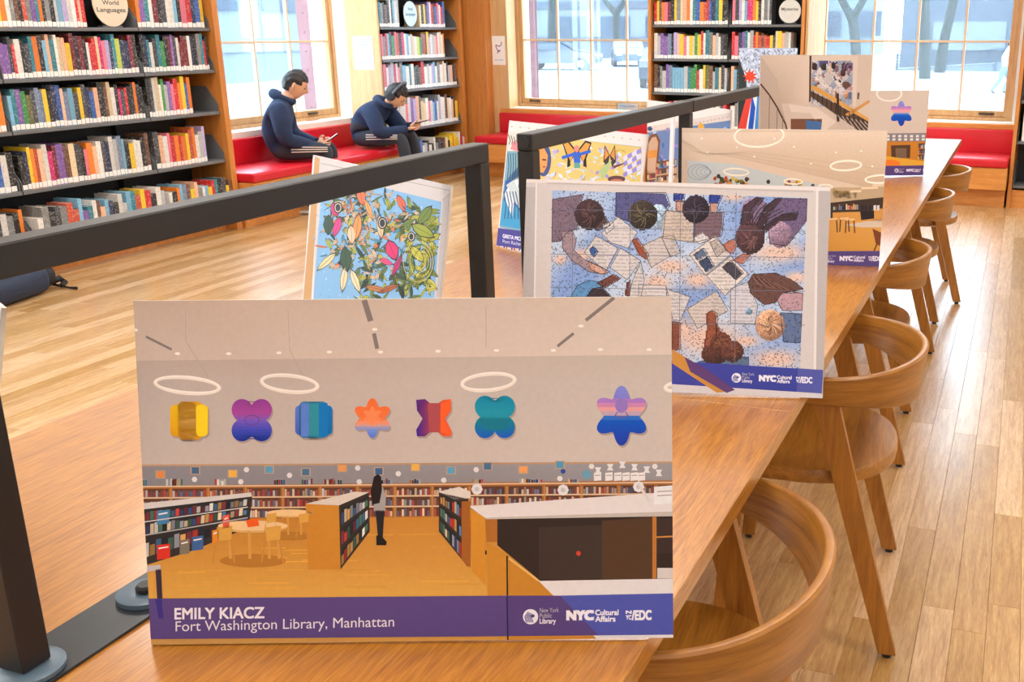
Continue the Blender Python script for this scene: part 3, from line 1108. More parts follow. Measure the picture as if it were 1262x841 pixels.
class Board:
    T = 0.005

    def __init__(s, L, R, h, tilt=0.0, z=0.7405, ink=1.0, roll=0.0):
        e = np.array([R[0] - L[0], R[1] - L[1], 0.0])
        s.w = float(np.linalg.norm(e))
        e0 = e / s.w
        nrm = np.array([e0[1], -e0[0], 0.0])
        up0 = np.array([0, 0, 1.0]) * math.cos(tilt) - nrm * math.sin(tilt)
        s.e = e0 * math.cos(roll) + up0 * math.sin(roll)
        s.up = up0 * math.cos(roll) - e0 * math.sin(roll)
        s.P = np.array([L[0], L[1], z + max(0.0, -s.w * math.sin(roll)) + 0.0055 * math.sin(tilt)])
        s.n = np.cross(s.e, s.up)
        s.h = h
        s.v, s.f, s.c = [], [], []
        s.ink = ink
        s.lv = 0

    def loc(s, x, y):
        """where on the sheet a measured point of the picture lies (metres from its lower left corner)"""
        d = ray(x, y)
        t = ((s.P - _C) @ s.n) / (d @ s.n)
        q = _C + d * t - s.P
        return float(q @ s.e), float(q @ s.up)

    def raw(s, pts, cols, lvl):
        poly = clip_rect([(p[0], p[1], c) for p, c in zip(pts, cols)], s.w, s.h)
        if len(poly) < 3:
            return
        n = len(s.v)
        for u, w, c in poly:
            q = s.P + s.e * u + s.up * w + s.n * (0.0004 + lvl * 0.00005)
            s.v.append(tuple(q))
            q_ = lin(c)
            s.c.append((min(1.0, q_[0] * s.ink), q_[1] * s.ink * 1.02, min(1.0, q_[2] * s.ink * 1.12), 1.0))
        s.f.append(tuple(range(n, n + len(poly))))

    def poly(s, px, col, lvl=1, cols=None, tf=None):
        if tf:
            px = [tf(*p) for p in px]
        s.raw([s.loc(*p) for p in px], cols or [col] * len(px), lvl)

    def uv(s, pts, col, lvl=1, cols=None):
        """points as fractions of the sheet"""
        s.raw([(a * s.w, b * s.h) for a, b in pts], cols or [col] * len(pts), lvl)

    def line(s, a, b, w, col, lvl=2, tf=None):
        if tf:
            a, b = tf(*a), tf(*b)
        d = np.array([b[0] - a[0], b[1] - a[1]], float)
        d /= max(1e-6, np.linalg.norm(d))
        n = np.array([-d[1], d[0]]) * w / 2
        s.poly([(a[0] + n[0], a[1] + n[1]), (b[0] + n[0], b[1] + n[1]), (b[0] - n[0], b[1] - n[1]), (a[0] - n[0], a[1] - n[1])], col, lvl)

    def lines(s, pts, w, col, lvl=2, tf=None):
        for a, b in zip(pts[:-1], pts[1:]):
            s.line(a, b, w, col, lvl, tf)

    def ell(s, cx, cy, rx, ry, col, lvl=2, rot=0.0, n=20, tf=None):
        c, sn = math.cos(rot), math.sin(rot)
        pts = []
        for k in range(n):
            a = 2 * PI * k / n
            x, y = rx * math.cos(a), ry * math.sin(a)
            pts.append((cx + x * c - y * sn, cy + x * sn + y * c))
        s.poly(pts, col, lvl, tf=tf)

    def ring(s, cx, cy, rx, ry, w, col, lvl=2, rot=0.0, n=36, tf=None):
        c, sn = math.cos(rot), math.sin(rot)

        def pt(a, k):
            x, y = (rx + k) * math.cos(a), (ry + k) * math.sin(a)
            p = (cx + x * c - y * sn, cy + x * sn + y * c)
            return tf(*p) if tf else p
        for k in range(n):
            a0, a1 = 2 * PI * k / n, 2 * PI * (k + 1) / n
            s.poly([pt(a0, w / 2), pt(a1, w / 2), pt(a1, -w / 2), pt(a0, -w / 2)], col, lvl)

    def text(s, body, p0, p1, hpx, col, bold=0.0, lvl=6):
        """body set from p0 to p1 along its baseline, capitals hpx tall (all measured in the picture)"""
        v, f, x0, x1 = text_geo(body, 0.0)
        a, b = np.array(s.loc(*p0)), np.array(s.loc(*p1))
        top = np.array(s.loc(p0[0], p0[1] - hpx))
        dx = (b - a) / (x1 - x0)
        dy = (top - a) / 0.70
        dy = dy - dx * 0.0
        for k, (ox, oy) in enumerate([(0, 0)] if bold <= 0 else [(-bold, -bold), (bold, bold), (-bold, bold), (bold, -bold), (0, 0)]):
            for face in f:
                pts = [tuple(a + dx * (v[i][0] - x0 + ox) + dy * (v[i][1] + oy)) for i in face]
                s.raw(pts, [col] * len(pts), lvl + 0.15 * k)

    def grid(s, quad, nx, ny, fn, lvl=1, tf=None):
        """cells over a quad (corners tl tr br bl), colour fn(a, b) with a, b in 0..1"""
        if tf:
            quad = [tf(*p) for p in quad]
        q = [np.array(s.loc(*p)) for p in quad]
        for j in range(ny):
            for i in range(nx):
                col = fn((i + .5) / nx, (j + .5) / ny)
                if col is None:
                    continue
                pts = []
                for a, b in ((i, j), (i + 1, j), (i + 1, j + 1), (i, j + 1)):
                    a, b = a / nx, b / ny
                    pts.append(tuple((q[0] * (1 - a) + q[1] * a) * (1 - b) + (q[3] * (1 - a) + q[2] * a) * b))
                s.raw(pts, [col] * 4, lvl)

    def books(s, tl, tr, br, bl, n, lvl=3, bg=(90, 60, 40), pal=None, rr=random.Random(5), tf=None, tall=0.9):
        """a row of tiny printed book spines in a quad"""
        if tf:
            tl, tr, br, bl = tf(*tl), tf(*tr), tf(*br), tf(*bl)
        s.poly([tl, tr, br, bl], bg, lvl)
        pal = pal or [(190, 60, 50), (60, 80, 130), (220, 200, 160), (70, 110, 90), (40, 40, 50), (200, 150, 80), (150, 150, 160), (120, 50, 60), (230, 225, 210), (80, 130, 170)]
        L = lambda p, q, t: (p[0] + (q[0] - p[0]) * t, p[1] + (q[1] - p[1]) * t)
        for k in range(n):
            a, b = k / n, (k + 0.85) / n
            h = rr.uniform(1 - tall, 1 - tall + 0.35)
            t0, t1 = L(tl, tr, a), L(tl, tr, b)
            b0, b1 = L(bl, br, a), L(bl, br, b)
            s.poly([L(t0, b0, h), L(t1, b1, h), b1, b0], dk(rr.choice(pal), rr.uniform(.7, 1.1)), lvl + 1)

    def finish(s, label, strut=True):
        b = s.P + s.e * s.w / 2
        root = thing('display_board', tuple(b), label=label, cat='poster board', group='printed display boards')
        m = MB()
        c = []
        for d in (0.0, -s.T):
            for u, w in ((0, 0), (s.w, 0), (s.w, s.h), (0, s.h)):
                c.append(tuple(s.P + s.e * u + s.up * w + s.n * d))
        m.add(c, [(0, 1, 2, 3), (7, 6, 5, 4), (0, 4, 5, 1), (1, 5, 6, 2), (2, 6, 7, 3), (3, 7, 4, 0)])
        part('foam_sheet', m, FOAM, root)
        me = bpy.data.meshes.new('print')
        me.from_pydata(s.v, [], s.f)
        at = me.color_attributes.new('Col', 'FLOAT_COLOR', 'POINT')
        at.data.foreach_set('color', [x for c_ in s.c for x in c_])
        me.materials.append(PRINT)
        o = link('print', me)
        o.parent = root
        o.matrix_parent_inverse = root.matrix_basis.inverted()
        if strut:
            m = MB()
            mid = s.P + s.e * s.w * 0.5 - s.n * (s.T + 0.0005)
            bk = -s.n.copy()
            bk[2] = 0
            bk /= np.linalg.norm(bk)
            a = mid + s.up * (s.h * 0.7)
            foot = mid + bk * 0.11
            foot[2] = s.P[2] + 0.0003
            q = s.P + s.e * s.w * 0.5 - s.n * (s.T + 0.0005) + s.up * 0.02
            tri = [a, foot, q]
            v = [tuple(np.array(p) + s.e * d) for d in (-0.0015, 0.0015) for p in tri]
            m.add(v, [(0, 1, 2), (5, 4, 3), (0, 3, 4, 1), (1, 4, 5, 2), (2, 5, 3, 0)])
            part('easel_strut', m, mat('grey_card', (150, 140, 128), 0.7), root)
        return root


def zoomf(ox, oy, k):
    return lambda x, y: (ox + x / k, oy + y / k)


WALLPAL = [(176, 92, 70), (206, 160, 130), (124, 84, 80), (222, 196, 160), (90, 74, 84), (166, 64, 60), (190, 186, 180), (110, 110, 130)]


def petal(b, c, pts, stops, lvl, scale=1.0):
    """a shape whose colour runs from top to bottom (stops: fraction, colour)"""
    ys = [p[1] for p in pts]
    y0, y1 = min(ys), max(ys)
    nb = 14
    for k in range(nb):
        ya, yb = y0 + (y1 - y0) * k / nb, y0 + (y1 - y0) * (k + 1) / nb
        t = (k + .5) / nb
        for (s0, c0), (s1, c1) in zip(stops[:-1], stops[1:]):
            if s0 <= t <= s1 + 1e-6:
                q = (t - s0) / max(1e-6, s1 - s0)
                col = tuple(c0[i] + (c1[i] - c0[i]) * q for i in range(3))
                break
        poly = [(p[0], p[1]) for p in pts]
        for lim, sg in ((ya, 1), (yb, -1)):
            out = []
            for i in range(len(poly)):
                p, q_ = poly[i], poly[(i + 1) % len(poly)]
                da, db = (p[1] - lim) * sg, (q_[1] - lim) * sg
                if da >= 0:
                    out.append(p)
                if (da < 0) != (db < 0):
                    t_ = da / (da - db)
                    out.append((p[0] + (q_[0] - p[0]) * t_, p[1] + (q_[1] - p[1]) * t_))
            poly = out
            if len(poly) < 3:
                break
        if len(poly) >= 3:
            b.poly(poly, col, lvl)


def flower(cx, cy, r, n, amp, rot=0.0, m=64, sx=1.0, sy=1.0, pw=1.0):
    pts = []
    for k in range(m):
        a = 2 * PI * k / m
        q = 0.5 + 0.5 * math.cos(n * (a - rot))
        rr = r * (1 - amp + amp * q ** pw)
        pts.append((cx + rr * math.cos(a) * sx, cy + rr * math.sin(a) * sy))
    return pts


def logos(b, x0, y0, k, col=(235, 232, 235), lvl=7, slope=0.0):
    """round lion emblem and the three wordmarks of the banner; x0, y0 is the emblem's centre, k its radius"""
    y = lambda x: y0 + slope * (x - x0)
    b.ell(x0, y0, k, k, col, lvl, n=24)
    dkc = (84, 74, 140)
    for a in range(5):
        t = -0.9 + a * 0.45
        b.lines([(x0 - k * .55 + a * k * .22, y0 + k * .75), (x0 - k * .75 + a * k * .2, y0), (x0 - k * .3 + a * k * .2, y0 - k * .65 + a * k * .1)], k * .13, dkc, lvl + 1)
    b.ell(x0 + k * .25, y0 - k * .1, k * .3, k * .22, dkc, lvl + 1, n=10)
    b.text('New York', (x0 + k * 1.2, y(x0) - k * .55), (x0 + k * 3.7, y(x0 + k * 3.5) - k * .55), k * .6, dk(col, .8), 0.0, lvl)
    b.text('Public', (x0 + k * 1.2, y(x0) + k * .15), (x0 + k * 2.8, y(x0 + k * 2.8) + k * .15), k * .6, dk(col, .8), 0.0, lvl)
    b.text('Library', (x0 + k * 1.2, y(x0) + k * .9), (x0 + k * 3.3, y(x0 + k * 3.2) + k * .9), k * .65, col, 0.02, lvl)
    b.text('NYC', (x0 + k * 4.8, y(x0 + k * 5) + k * .45), (x0 + k * 8.2, y(x0 + k * 8) + k * .45), k * 1.15, col, 0.07, lvl)
    b.text('Cultural', (x0 + k * 8.5, y(x0 + k * 8.5) - k * .1), (x0 + k * 11.5, y(x0 + k * 11.5) - k * .1), k * .7, col, 0.03, lvl)
    b.text('Affairs', (x0 + k * 8.5, y(x0 + k * 8.5) + k * .75), (x0 + k * 11.1, y(x0 + k * 11) + k * .75), k * .7, col, 0.03, lvl)
    b.text('/EDC', (x0 + k * 13.3, y(x0 + k * 13) + k * .55), (x0 + k * 15.8, y(x0 + k * 15.8) + k * .55), k * 1.2, col, 0.045, lvl)
    b.text('N', (x0 + k * 12.5, y(x0 + k * 12.6) - k * .25), (x0 + k * 13.2, y(x0 + k * 13) - k * .25), k * .4, col, 0.04, lvl)
    b.text('YC', (x0 + k * 12.5, y(x0 + k * 12.6) + k * .5), (x0 + k * 13.2, y(x0 + k * 13) + k * .5), k * .55, col, 0.04, lvl)


# ---- front board: library hall with seven wall reliefs
b = Board((-0.8876, 0.7869), (-0.3235, 0.9976), 0.397, tilt=0.2027, roll=0.0037)
b.uv([(0, 0), (1, 0), (1, 1), (0, 1)], (204, 188, 170), 0)
b.poly([(150, 368), (840, 362), (840, 437), (150, 445)], 0, 1, cols=[(196, 172, 150), (214, 196, 176), (222, 204, 186), (204, 184, 166)])
b.poly([(150, 445), (840, 437), (840, 470), (150, 478)], 0, 1, cols=[(186, 168, 152), (200, 186, 170), (204, 191, 177), (190, 175, 162)])
b.poly([(150, 478), (840, 470), (840, 571), (150, 574)], 0, 1, cols=[(190, 175, 162), (204, 191, 177), (208, 194, 180), (196, 182, 168)])
rr = random.Random(2)
for a, c, w in (((180, 415), (212, 431), 3.0), ((449, 370), (457, 396), 7.0), ((461, 411), (465, 430), 5.0), ((687, 427), (707, 411), 3.6), ((722, 395), (757, 367), 4.2)):
    b.line(a, c, w, (132, 120, 112), 3)
for x, y in ((219, 436), (282, 436), (344, 435), (406, 434), (469, 434), (462, 406), (540, 433), (612, 432), (682, 432), (716, 402), (740, 431), (800, 431), (167, 407)):
    b.ell(x, y, 3.4, 1.8, (246, 236, 222), 3, n=10)
for (x, y, rx, ry, rt) in ((231, 475, 39.5, 9.5, 0.09), (357, 473, 34.5, 10, 0.10), (602, 471, 32.5, 10, -0.09), (834, 477, 14, 5, -0.1)):
    b.ring(x, y, rx, ry, 5.0, (240, 228, 210), 4, rt)
    b.ring(x, y - 1.0, rx, ry, 1.2, (255, 246, 232), 5, rt)
for x, y0, x2, y1 in ((229, 383, 229, 420), (229, 420, 257, 466), (355, 381, 357, 430), (357, 430, 372, 462), (599, 377, 599, 428)):
    b.line((x, y0), (x2, y1), 0.7, (176, 160, 146), 3)
# seven reliefs
sh = (168, 152, 142)


def relief(pts, stops, dx=1.5, dy=2.5):
    b.poly([(p[0] + dx, p[1] + dy) for p in pts], sh, 3)
    petal(b, None, pts, stops, 5)


def rrect(x0, y0, x1, y1, r):
    pts = []
    for cx, cy, a0 in ((x1 - r, y0 + r, -90), (x1 - r, y1 - r, 0), (x0 + r, y1 - r, 90), (x0 + r, y0 + r, 180)):
        for k in range(6):
            a = math.radians(a0 + 18 * k)
            pts.append((cx + r * math.cos(a), cy + r * math.sin(a)))
    return pts


for pts, st in ((rrect(210, 499, 257, 538, 6), [(0, (238, 190, 20)), (1, (226, 160, 10))]), (rrect(219, 495, 250, 542, 7), [(0, (230, 164, 24)), (.5, (246, 200, 40)), (1, (222, 152, 24))]),
                (rrect(222, 495, 241, 542, 4), [(0, (236, 172, 60)), (.5, (248, 196, 110)), (1, (240, 182, 70))])):
    relief(pts, st)
b.poly(rrect(242, 499, 256, 538, 5), (250, 214, 30), 6)
P4 = [(0, (150, 60, 150)), (.35, (170, 70, 150)), (.5, (120, 90, 190)), (.75, (60, 70, 180)), (1, (20, 50, 150))]
relief(flower(310.5, 518, 31.5, 4, 0.42, PI / 4, sx=.95, pw=.42), P4)
b.ring(310.5, 518, 9, 6, 1.0, (110, 60, 150), 7)
for x0, x1, c0, c1 in ((364, 380, (90, 130, 205), (70, 100, 190)), (378, 394, (40, 150, 160), (30, 130, 150)), (392, 410, (0, 120, 190), (0, 110, 175))):
    relief(rrect(x0, 500 if x0 != 378 else 495, x1, 536 if x0 != 378 else 540, 5), [(0, c0), (1, c1)])
relief(rrect(369, 495, 404, 540, 6)[:12] + rrect(369, 495, 404, 540, 6)[12:], [(0, (56, 138, 176)), (1, (40, 124, 172))])
for x0, x1, c in ((371, 381, (92, 130, 208)), (381, 393, (44, 146, 160)), (393, 404, (0, 122, 190))):
    b.poly([(x0, 497), (x1, 497), (x1, 538), (x0, 538)], c, 6)
S6 = flower(459, 515.5, 24.5, 6, 0.36, -PI / 2, sy=1.0, pw=.8)
relief(S6, [(0, (240, 110, 50)), (.5, (244, 120, 60)), (.66, (240, 160, 130)), (.78, (120, 150, 220)), (1, (80, 120, 210))])
b.poly(flower(459, 513, 12, 6, 0.4, -PI / 2), (246, 140, 84), 6)
bf = [(513, 493), (524, 492), (535, 501), (546, 493), (556, 492), (556, 506), (549, 516), (557, 532), (556, 538), (546, 538), (535, 528), (524, 538), (514, 538), (513, 530), (521, 516), (514, 506)]
b.poly([(x + 1.5, y + 2.5) for x, y in bf], sh, 3)
b.poly(bf, 0, 5, cols=[(90, 40, 120), (110, 40, 110), (170, 60, 70), (250, 100, 50), (252, 100, 40), (250, 95, 40), (246, 90, 50), (250, 96, 40), (250, 96, 40), (245, 92, 44), (180, 64, 60), (110, 40, 110), (50, 30, 140), (60, 30, 140), (110, 50, 110), (80, 30, 120)])
b.poly([(527, 497), (543, 497), (541, 533), (529, 533)], (176, 78, 82), 6)
b.poly([(543, 497), (554, 494), (554, 506), (547, 516), (554, 536), (543, 533)], (250, 98, 38), 6)
relief(flower(610, 514, 31.5, 4, 0.42, PI / 4, sx=.95, pw=.42), [(0, (10, 140, 170)), (.45, (30, 150, 170)), (.6, (0, 130, 140)), (.8, (10, 110, 170)), (1, (20, 90, 190))])
b.poly([(590, 516), (630, 516), (622, 530), (598, 530)], (10, 120, 140), 6)
ST = [(0, (130, 140, 215)), (.2, (130, 130, 210)), (.27, (190, 120, 190)), (.42, (240, 170, 150)), (.5, (150, 160, 210)), (.55, (0, 90, 190)), (.8, (20, 70, 180)), (1, (40, 60, 160))]
relief(flower(766, 512.5, 37, 6, 0.37, -PI / 2, sx=.93, pw=.8), ST)
b.ell(766, 500, 8, 9, (150, 120, 190), 6)
b.lines([(761, 508), (758, 512), (766, 515), (774, 512), (771, 508)], 1.2, (120, 90, 150), 7)
# grey pin-board strip and pinned sheets
b.poly([(150, 573), (840, 569), (840, 597), (150, 601)], 0, 3, cols=[(140, 136, 138), (158, 153, 152), (150, 145, 145), (136, 132, 134)])
b.line((150, 574), (840, 570), 2.2, (190, 150, 112), 4)
for x, y, c in ((198, 585, (232, 140, 70)), (241, 580, (70, 100, 130)), (287, 584, (240, 180, 70)), (332, 579, (90, 160, 190)), (377, 582, (70, 110, 140)), (422, 577, (236, 160, 90)), (467, 581, (60, 100, 140)), (512, 576, (236, 180, 80)), (556, 580, (90, 160, 190)), (601, 575, (70, 110, 140)), (645, 579, (240, 160, 90)), (690, 573, (80, 150, 180))):
    b.poly([(x - 6, y - 5), (x + 6, y - 5), (x + 6, y + 5), (x - 6, y + 5)], (190, 160, 130), 4)
    b.poly([(x - 4.5, y - 4), (x + 4.5, y - 4), (x + 4.5, y + 4), (x - 4.5, y + 4)], c, 5)
for x, y in ((240, 591), (304, 579), (357, 586), (297, 594), (441, 577), (491, 584), (587, 579), (443, 594), (547, 592), (690, 590), (729, 575), (807, 575)):
    b.ell(x, y, 3.6, 3.6, (226, 220, 214), 5, n=6)
for x, y in ((737, 580), (752, 576), (767, 573), (782, 576), (797, 579), (812, 583)):
    b.poly([(x - 4, y - 4), (x + 4, y - 4), (x + 2, y), (x + 4, y + 4), (x - 4, y + 4), (x - 2, y)], (230, 226, 220), 5)
for x in (732, 746, 757, 767, 777, 786):
    b.poly([(x, 583), (x + 9, 582), (x + 9, 592), (x, 593)], (236, 230, 222), 5)
    b.line((x + 1, 586), (x + 8, 586), .8, (150, 130, 130), 6)
b.ell(723, 585, 6, 5.5, (110, 160, 180), 5)
b.ell(694, 581, 3, 3, (40, 70, 150), 5)
# wall shelves with books
b.poly([(150, 599), (840, 592), (840, 632), (150, 668)], (168, 104, 46), 4)
for j, (y0, y1) in enumerate(((603, 613), (615, 626), (628, 639))):
    for k in range(15):
        x0 = 165 + k * 46
        sl = -0.008
        b.books((x0 + 2, y0 + sl * (x0 - 165)), (x0 + 43, y0 + sl * (x0 - 122)), (x0 + 43, y1 + sl * (x0 - 122)), (x0 + 2, y1 + sl * (x0 - 165)), 13, 5, (96, 58, 38), rr=rr, pal=WALLPAL)
for k in range(16):
    x = 165 + k * 46
    b.line((x, 600), (x, 641), 1.6, (196, 136, 72), 7)
for y in (600, 614, 627):
    b.line((150, y + .2), (840, y - 5.4), 1.8, (222, 190, 150), 7)
for x in (168, 205, 212, 265, 338, 372, 400, 408, 470, 505, 582, 640, 655, 700):
    b.books((x, 590), (x + 14, 590), (x + 14, 599 - (x - 165) * .008), (x, 599 - (x - 165) * .008), 5, 7, (150, 146, 146), rr=rr, tall=1.0)
# floor of the pictured hall
b.poly([(150, 641), (840, 634), (840, 742), (150, 745)], 0, 5, cols=[(196, 128, 44), (206, 140, 56), (224, 168, 76), (226, 170, 74)])
for k in range(40):
    x, y = rr.uniform(200, 600), rr.uniform(650, 736)
    b.line((x, y), (x + rr.uniform(20, 60), y - 0.4), 1.0, dk((220, 160, 60), rr.uniform(.92, 1.1)), 6)
# bookcase at the left of the picture
b.poly([(160, 622), (310, 607), (311, 612), (160, 630)], (214, 206, 196), 9)
b.poly([(160, 630), (311, 612), (307, 650), (240, 678), (160, 703)], (52, 46, 42), 8)
for y0, y1, y2, y3, n in ((629, 613, 621, 643, 26), (646, 624, 632, 661, 26), (665, 636, 646, 690, 18)):
    b.books((170, y0), (306, y1), (305, y2 + 2), (170, y3), n, 9, (44, 40, 40), rr=rr)
for (x0, y0, x1, y1, c) in ((194, 628, 209, 645, (70, 130, 170)), (194, 670, 210, 688, (220, 50, 34)), (237, 660, 251, 677, (60, 100, 150)), (262, 652, 270, 668, (232, 140, 40)), (275, 634, 283, 650, (230, 90, 60)), (222, 664, 234, 682, (130, 120, 100))):
    b.poly([(x0, y0 + 2), (x1, y0), (x1, y1), (x0, y1 + 2)], c, 12)
    b.line((x0 + 2, y0 + 6), (x1 - 2, y0 + 4), 1.6, (240, 236, 226), 13)
b.line((160, 646), (306, 625), 1.4, (200, 196, 190), 13)
b.line((160, 663), (306, 638), 1.4, (180, 176, 170), 13)
# children's table and chairs in the picture
for x, y, k in ((358, 632, .8), (312, 648, 1.2)):
    b.ell(x, y + 36 * k, 34 * k, 7 * k, (184, 122, 44), 8)
    b.ell(x, y + 1, 36 * k, 6.5 * k, (226, 176, 104), 10)
    b.ell(x, y, 36 * k, 5 * k, (240, 200, 140), 11)
    for dx in (-24, -4, 16, 26):
        b.line((x + dx * k, y + 4), (x + (dx + 1) * k, y + 34 * k), 3 * k, (214, 156, 70), 10)
    for dx in (-30, 20):
        b.poly([(x + (dx - 7) * k, y + 2), (x + (dx + 9) * k, y), (x + (dx + 8) * k, y + 14 * k), (x + (dx - 6) * k, y + 16 * k)], (222, 164, 70), 12)
        for e in (-7, 7):
            b.line((x + (dx + e) * k, y + 14 * k), (x + (dx + e * 1.6) * k, y + 38 * k), 1.8 * k, (200, 140, 60), 11)
b.poly([(303, 641), (318, 639), (320, 648), (306, 650)], (240, 96, 30), 13)
# island bookcase
b.poly([(377, 621), (437, 606), (455, 607), (418, 623)], (222, 208, 190), 11)
b.poly([(377, 621), (418, 623), (420, 702), (380, 702)], (206, 136, 44), 11)
b.poly([(418, 623), (455, 607), (456, 655), (420, 702)], (54, 46, 40), 11)
for f0, f1 in ((.05, .3), (.36, .62), (.68, .94)):
    L = lambda x, t: (x, (623 + (702 - 623) * t) if x < 430 else (609 + (655 - 609) * t))
    b.books(L(421, f0), L(454, f0), L(454, f1), L(421, f1), 9, 12, (40, 36, 36), rr=rr)
# standing reader
b.poly([(461, 588), (466, 584), (470, 588), (471, 604), (468, 620), (459, 622), (457, 606)], (34, 22, 24), 13)
b.poly([(462, 604), (472, 600), (476, 612), (475, 630), (461, 630)], (168, 162, 156), 12)
b.poly([(463, 629), (474, 629), (472, 662), (466, 662)], (34, 34, 38), 12)
b.poly([(464, 660), (470, 660), (477, 668), (476, 672), (464, 672)], (26, 22, 22), 13)
# counter on the right
b.poly([(541, 606), (566, 600), (580, 606), (580, 614), (560, 616)], (222, 210, 196), 11)
b.poly([(541, 607), (577, 615), (577, 699), (541, 655)], (58, 48, 42), 11)
for f0, f1 in ((.04, .28), (.34, .6), (.66, .94)):
    L = lambda x, t: (x, (607 + (655 - 607) * t) if x < 550 else (617 + (692 - 617) * t))
    b.books(L(543, f0), L(569, f0), L(569, f1), L(543, f1), 9, 12, (40, 36, 36), rr=rr)
b.poly([(569, 618), (580, 618), (580, 700), (569, 690)], (164, 96, 34), 12)
b.poly([(578, 624), (830, 606), (840, 622), (840, 632), (597, 638)], (228, 220, 212), 12)
b.poly([(597, 638), (840, 630), (840, 636), (600, 640)], (198, 186, 174), 13)
b.poly([(579, 626), (598, 638), (599, 722), (582, 704)], (212, 142, 44), 12)
b.poly([(598, 640), (613, 640), (613, 668), (600, 668)], (176, 108, 40), 12)
b.poly([(613, 640), (840, 634), (840, 718), (666, 716), (613, 672)], (48, 36, 30), 12)
b.poly([(664, 650), (742, 647), (742, 714), (664, 714)], (62, 48, 40), 13)
b.poly([(742, 642), (806, 637), (804, 714), (742, 714)], (82, 56, 36), 13)
b.poly([(804, 637), (809, 637), (809, 713), (804, 713)], (190, 120, 48), 14)
for y in (640, 662):
    b.poly([(809, y), (832, y - 1), (832, y + 20), (809, y + 20)], (60, 44, 40), 14)
b.line((809, 662), (832, 661), 2.0, (196, 130, 60), 15)
b.poly([(810, 700), (832, 700), (832, 713), (810, 713)], (214, 206, 196), 15)
b.ell(713, 682, 3, 3, (200, 60, 40), 14, n=10)
b.poly([(600, 668), (625, 684), (626, 790), (601, 735)], (206, 138, 44), 13)
b.line((625, 685), (626, 790), 1.8, (40, 26, 18), 15)
b.poly([(627, 688), (664, 716), (740, 790), (627, 792)], (200, 134, 42), 13)
b.line((627, 688), (664, 716), 2.2, (236, 190, 110), 14)
b.poly([(664, 716), (840, 713), (840, 790), (738, 790)], (226, 220, 214), 14)
b.line((598, 681), (600, 681), 5, (30, 20, 14), 15)
for (x, y) in ((588, 603), (694, 604), (787, 600)):
    b.ell(x, y, 7, 7, (228, 224, 220), 13, n=8)
    b.ell(x, y, 3, 3, (200, 196, 190), 14, n=8)
b.poly([(806, 600), (832, 598), (832, 620), (806, 622)], (236, 232, 226), 14)
for y in (606, 611):
    b.line((810, y), (828, y - 1), 1.2, (170, 150, 150), 15)
b.poly([(785, 596), (788, 596), (803, 618), (798, 618)], (220, 212, 204), 15)
# floor under the banner, small black table
b.poly([(150, 742), (628, 738), (628, 800), (150, 803)], 0, 6, cols=[(206, 150, 70), (214, 156, 60), (204, 148, 66), (198, 150, 84)])
b.poly([(176, 698), (198, 696), (199, 702), (176, 706)], (196, 190, 186), 13)
b.poly([(192, 702), (199, 701), (202, 764), (196, 764)], (60, 46, 60), 13)
# banner
b.poly([(150, 738), (625, 734), (626, 784), (150, 788)], 0, 16, cols=[(92, 72, 128), (92, 72, 128), (88, 68, 124), (88, 68, 126)])
b.poly([(625, 734), (690, 734), (738, 783), (626, 784)], (86, 66, 122), 16)
b.poly([(690, 734), (840, 731), (840, 782), (738, 783)], (78, 86, 168), 16)
b.poly([(192, 738), (200, 738), (202, 762), (196, 762)], (60, 48, 130), 17)
b.line((625, 735), (626, 784), 1.8, (44, 34, 80), 17)
b.text('EMILY KIACZ', (216, 763), (326, 761.5), 13.6, (240, 232, 232), 0.022, 18)
b.text('Fort Washington Library, Manhattan', (217, 778), (486, 772), 12.6, (232, 224, 226), 0.0, 18)
logos(b, 654, 760, 9.4, (238, 234, 236), 18, -0.012)
b.finish('large front board with library hall photo, coloured wall reliefs and purple name banner')

# ---- board with mosaic of people reading
b = Board((-0.8795, 1.7197), (-0.3086, 1.8737), 0.4074, tilt=0.288, roll=-0.0142)
zf = zoomf(630, 210, 2.9)
b.uv([(0, 0), (1, 0), (1, 1), (0, 1)], (206, 197, 188), 0)
b.poly([(50, 30), (1150, 62), (1150, 75), (50, 44)], (226, 216, 206), 2, tf=zf)
b.poly([(128, 44), (1080, 72), (1080, 80), (128, 48)], (190, 180, 172), 2, tf=zf)
b.poly([(45, 60), (90, 60), (80, 720), (35, 720)], (186, 178, 172), 1, tf=zf)
b.poly([(1090, 62), (1150, 64), (1130, 800), (1080, 800)], (182, 174, 168), 1, tf=zf)
b.line((90, 45), (80, 720), 2, (228, 220, 212), 3, tf=zf)
b.line((1094, 66), (1084, 800), 3, (226, 218, 210), 3, tf=zf)
rn = random.Random(21)
ph = [(rn.uniform(.004, .022), rn.uniform(.004, .022), rn.uniform(0, 6.28)) for _ in range(14)]


def noise2(x, y):
    return sum(math.sin(a * x + c * y + p) for a, c, p in ph) / 5.0


def inq(pts, x, y):
    ins = False
    n = len(pts)
    for i in range(n):
        (x0, y0), (x1, y1) = pts[i], pts[(i + 1) % n]
        if (y0 > y) != (y1 > y) and x < (x1 - x0) * (y - y0) / (y1 - y0) + x0:
            ins = not ins
    return ins


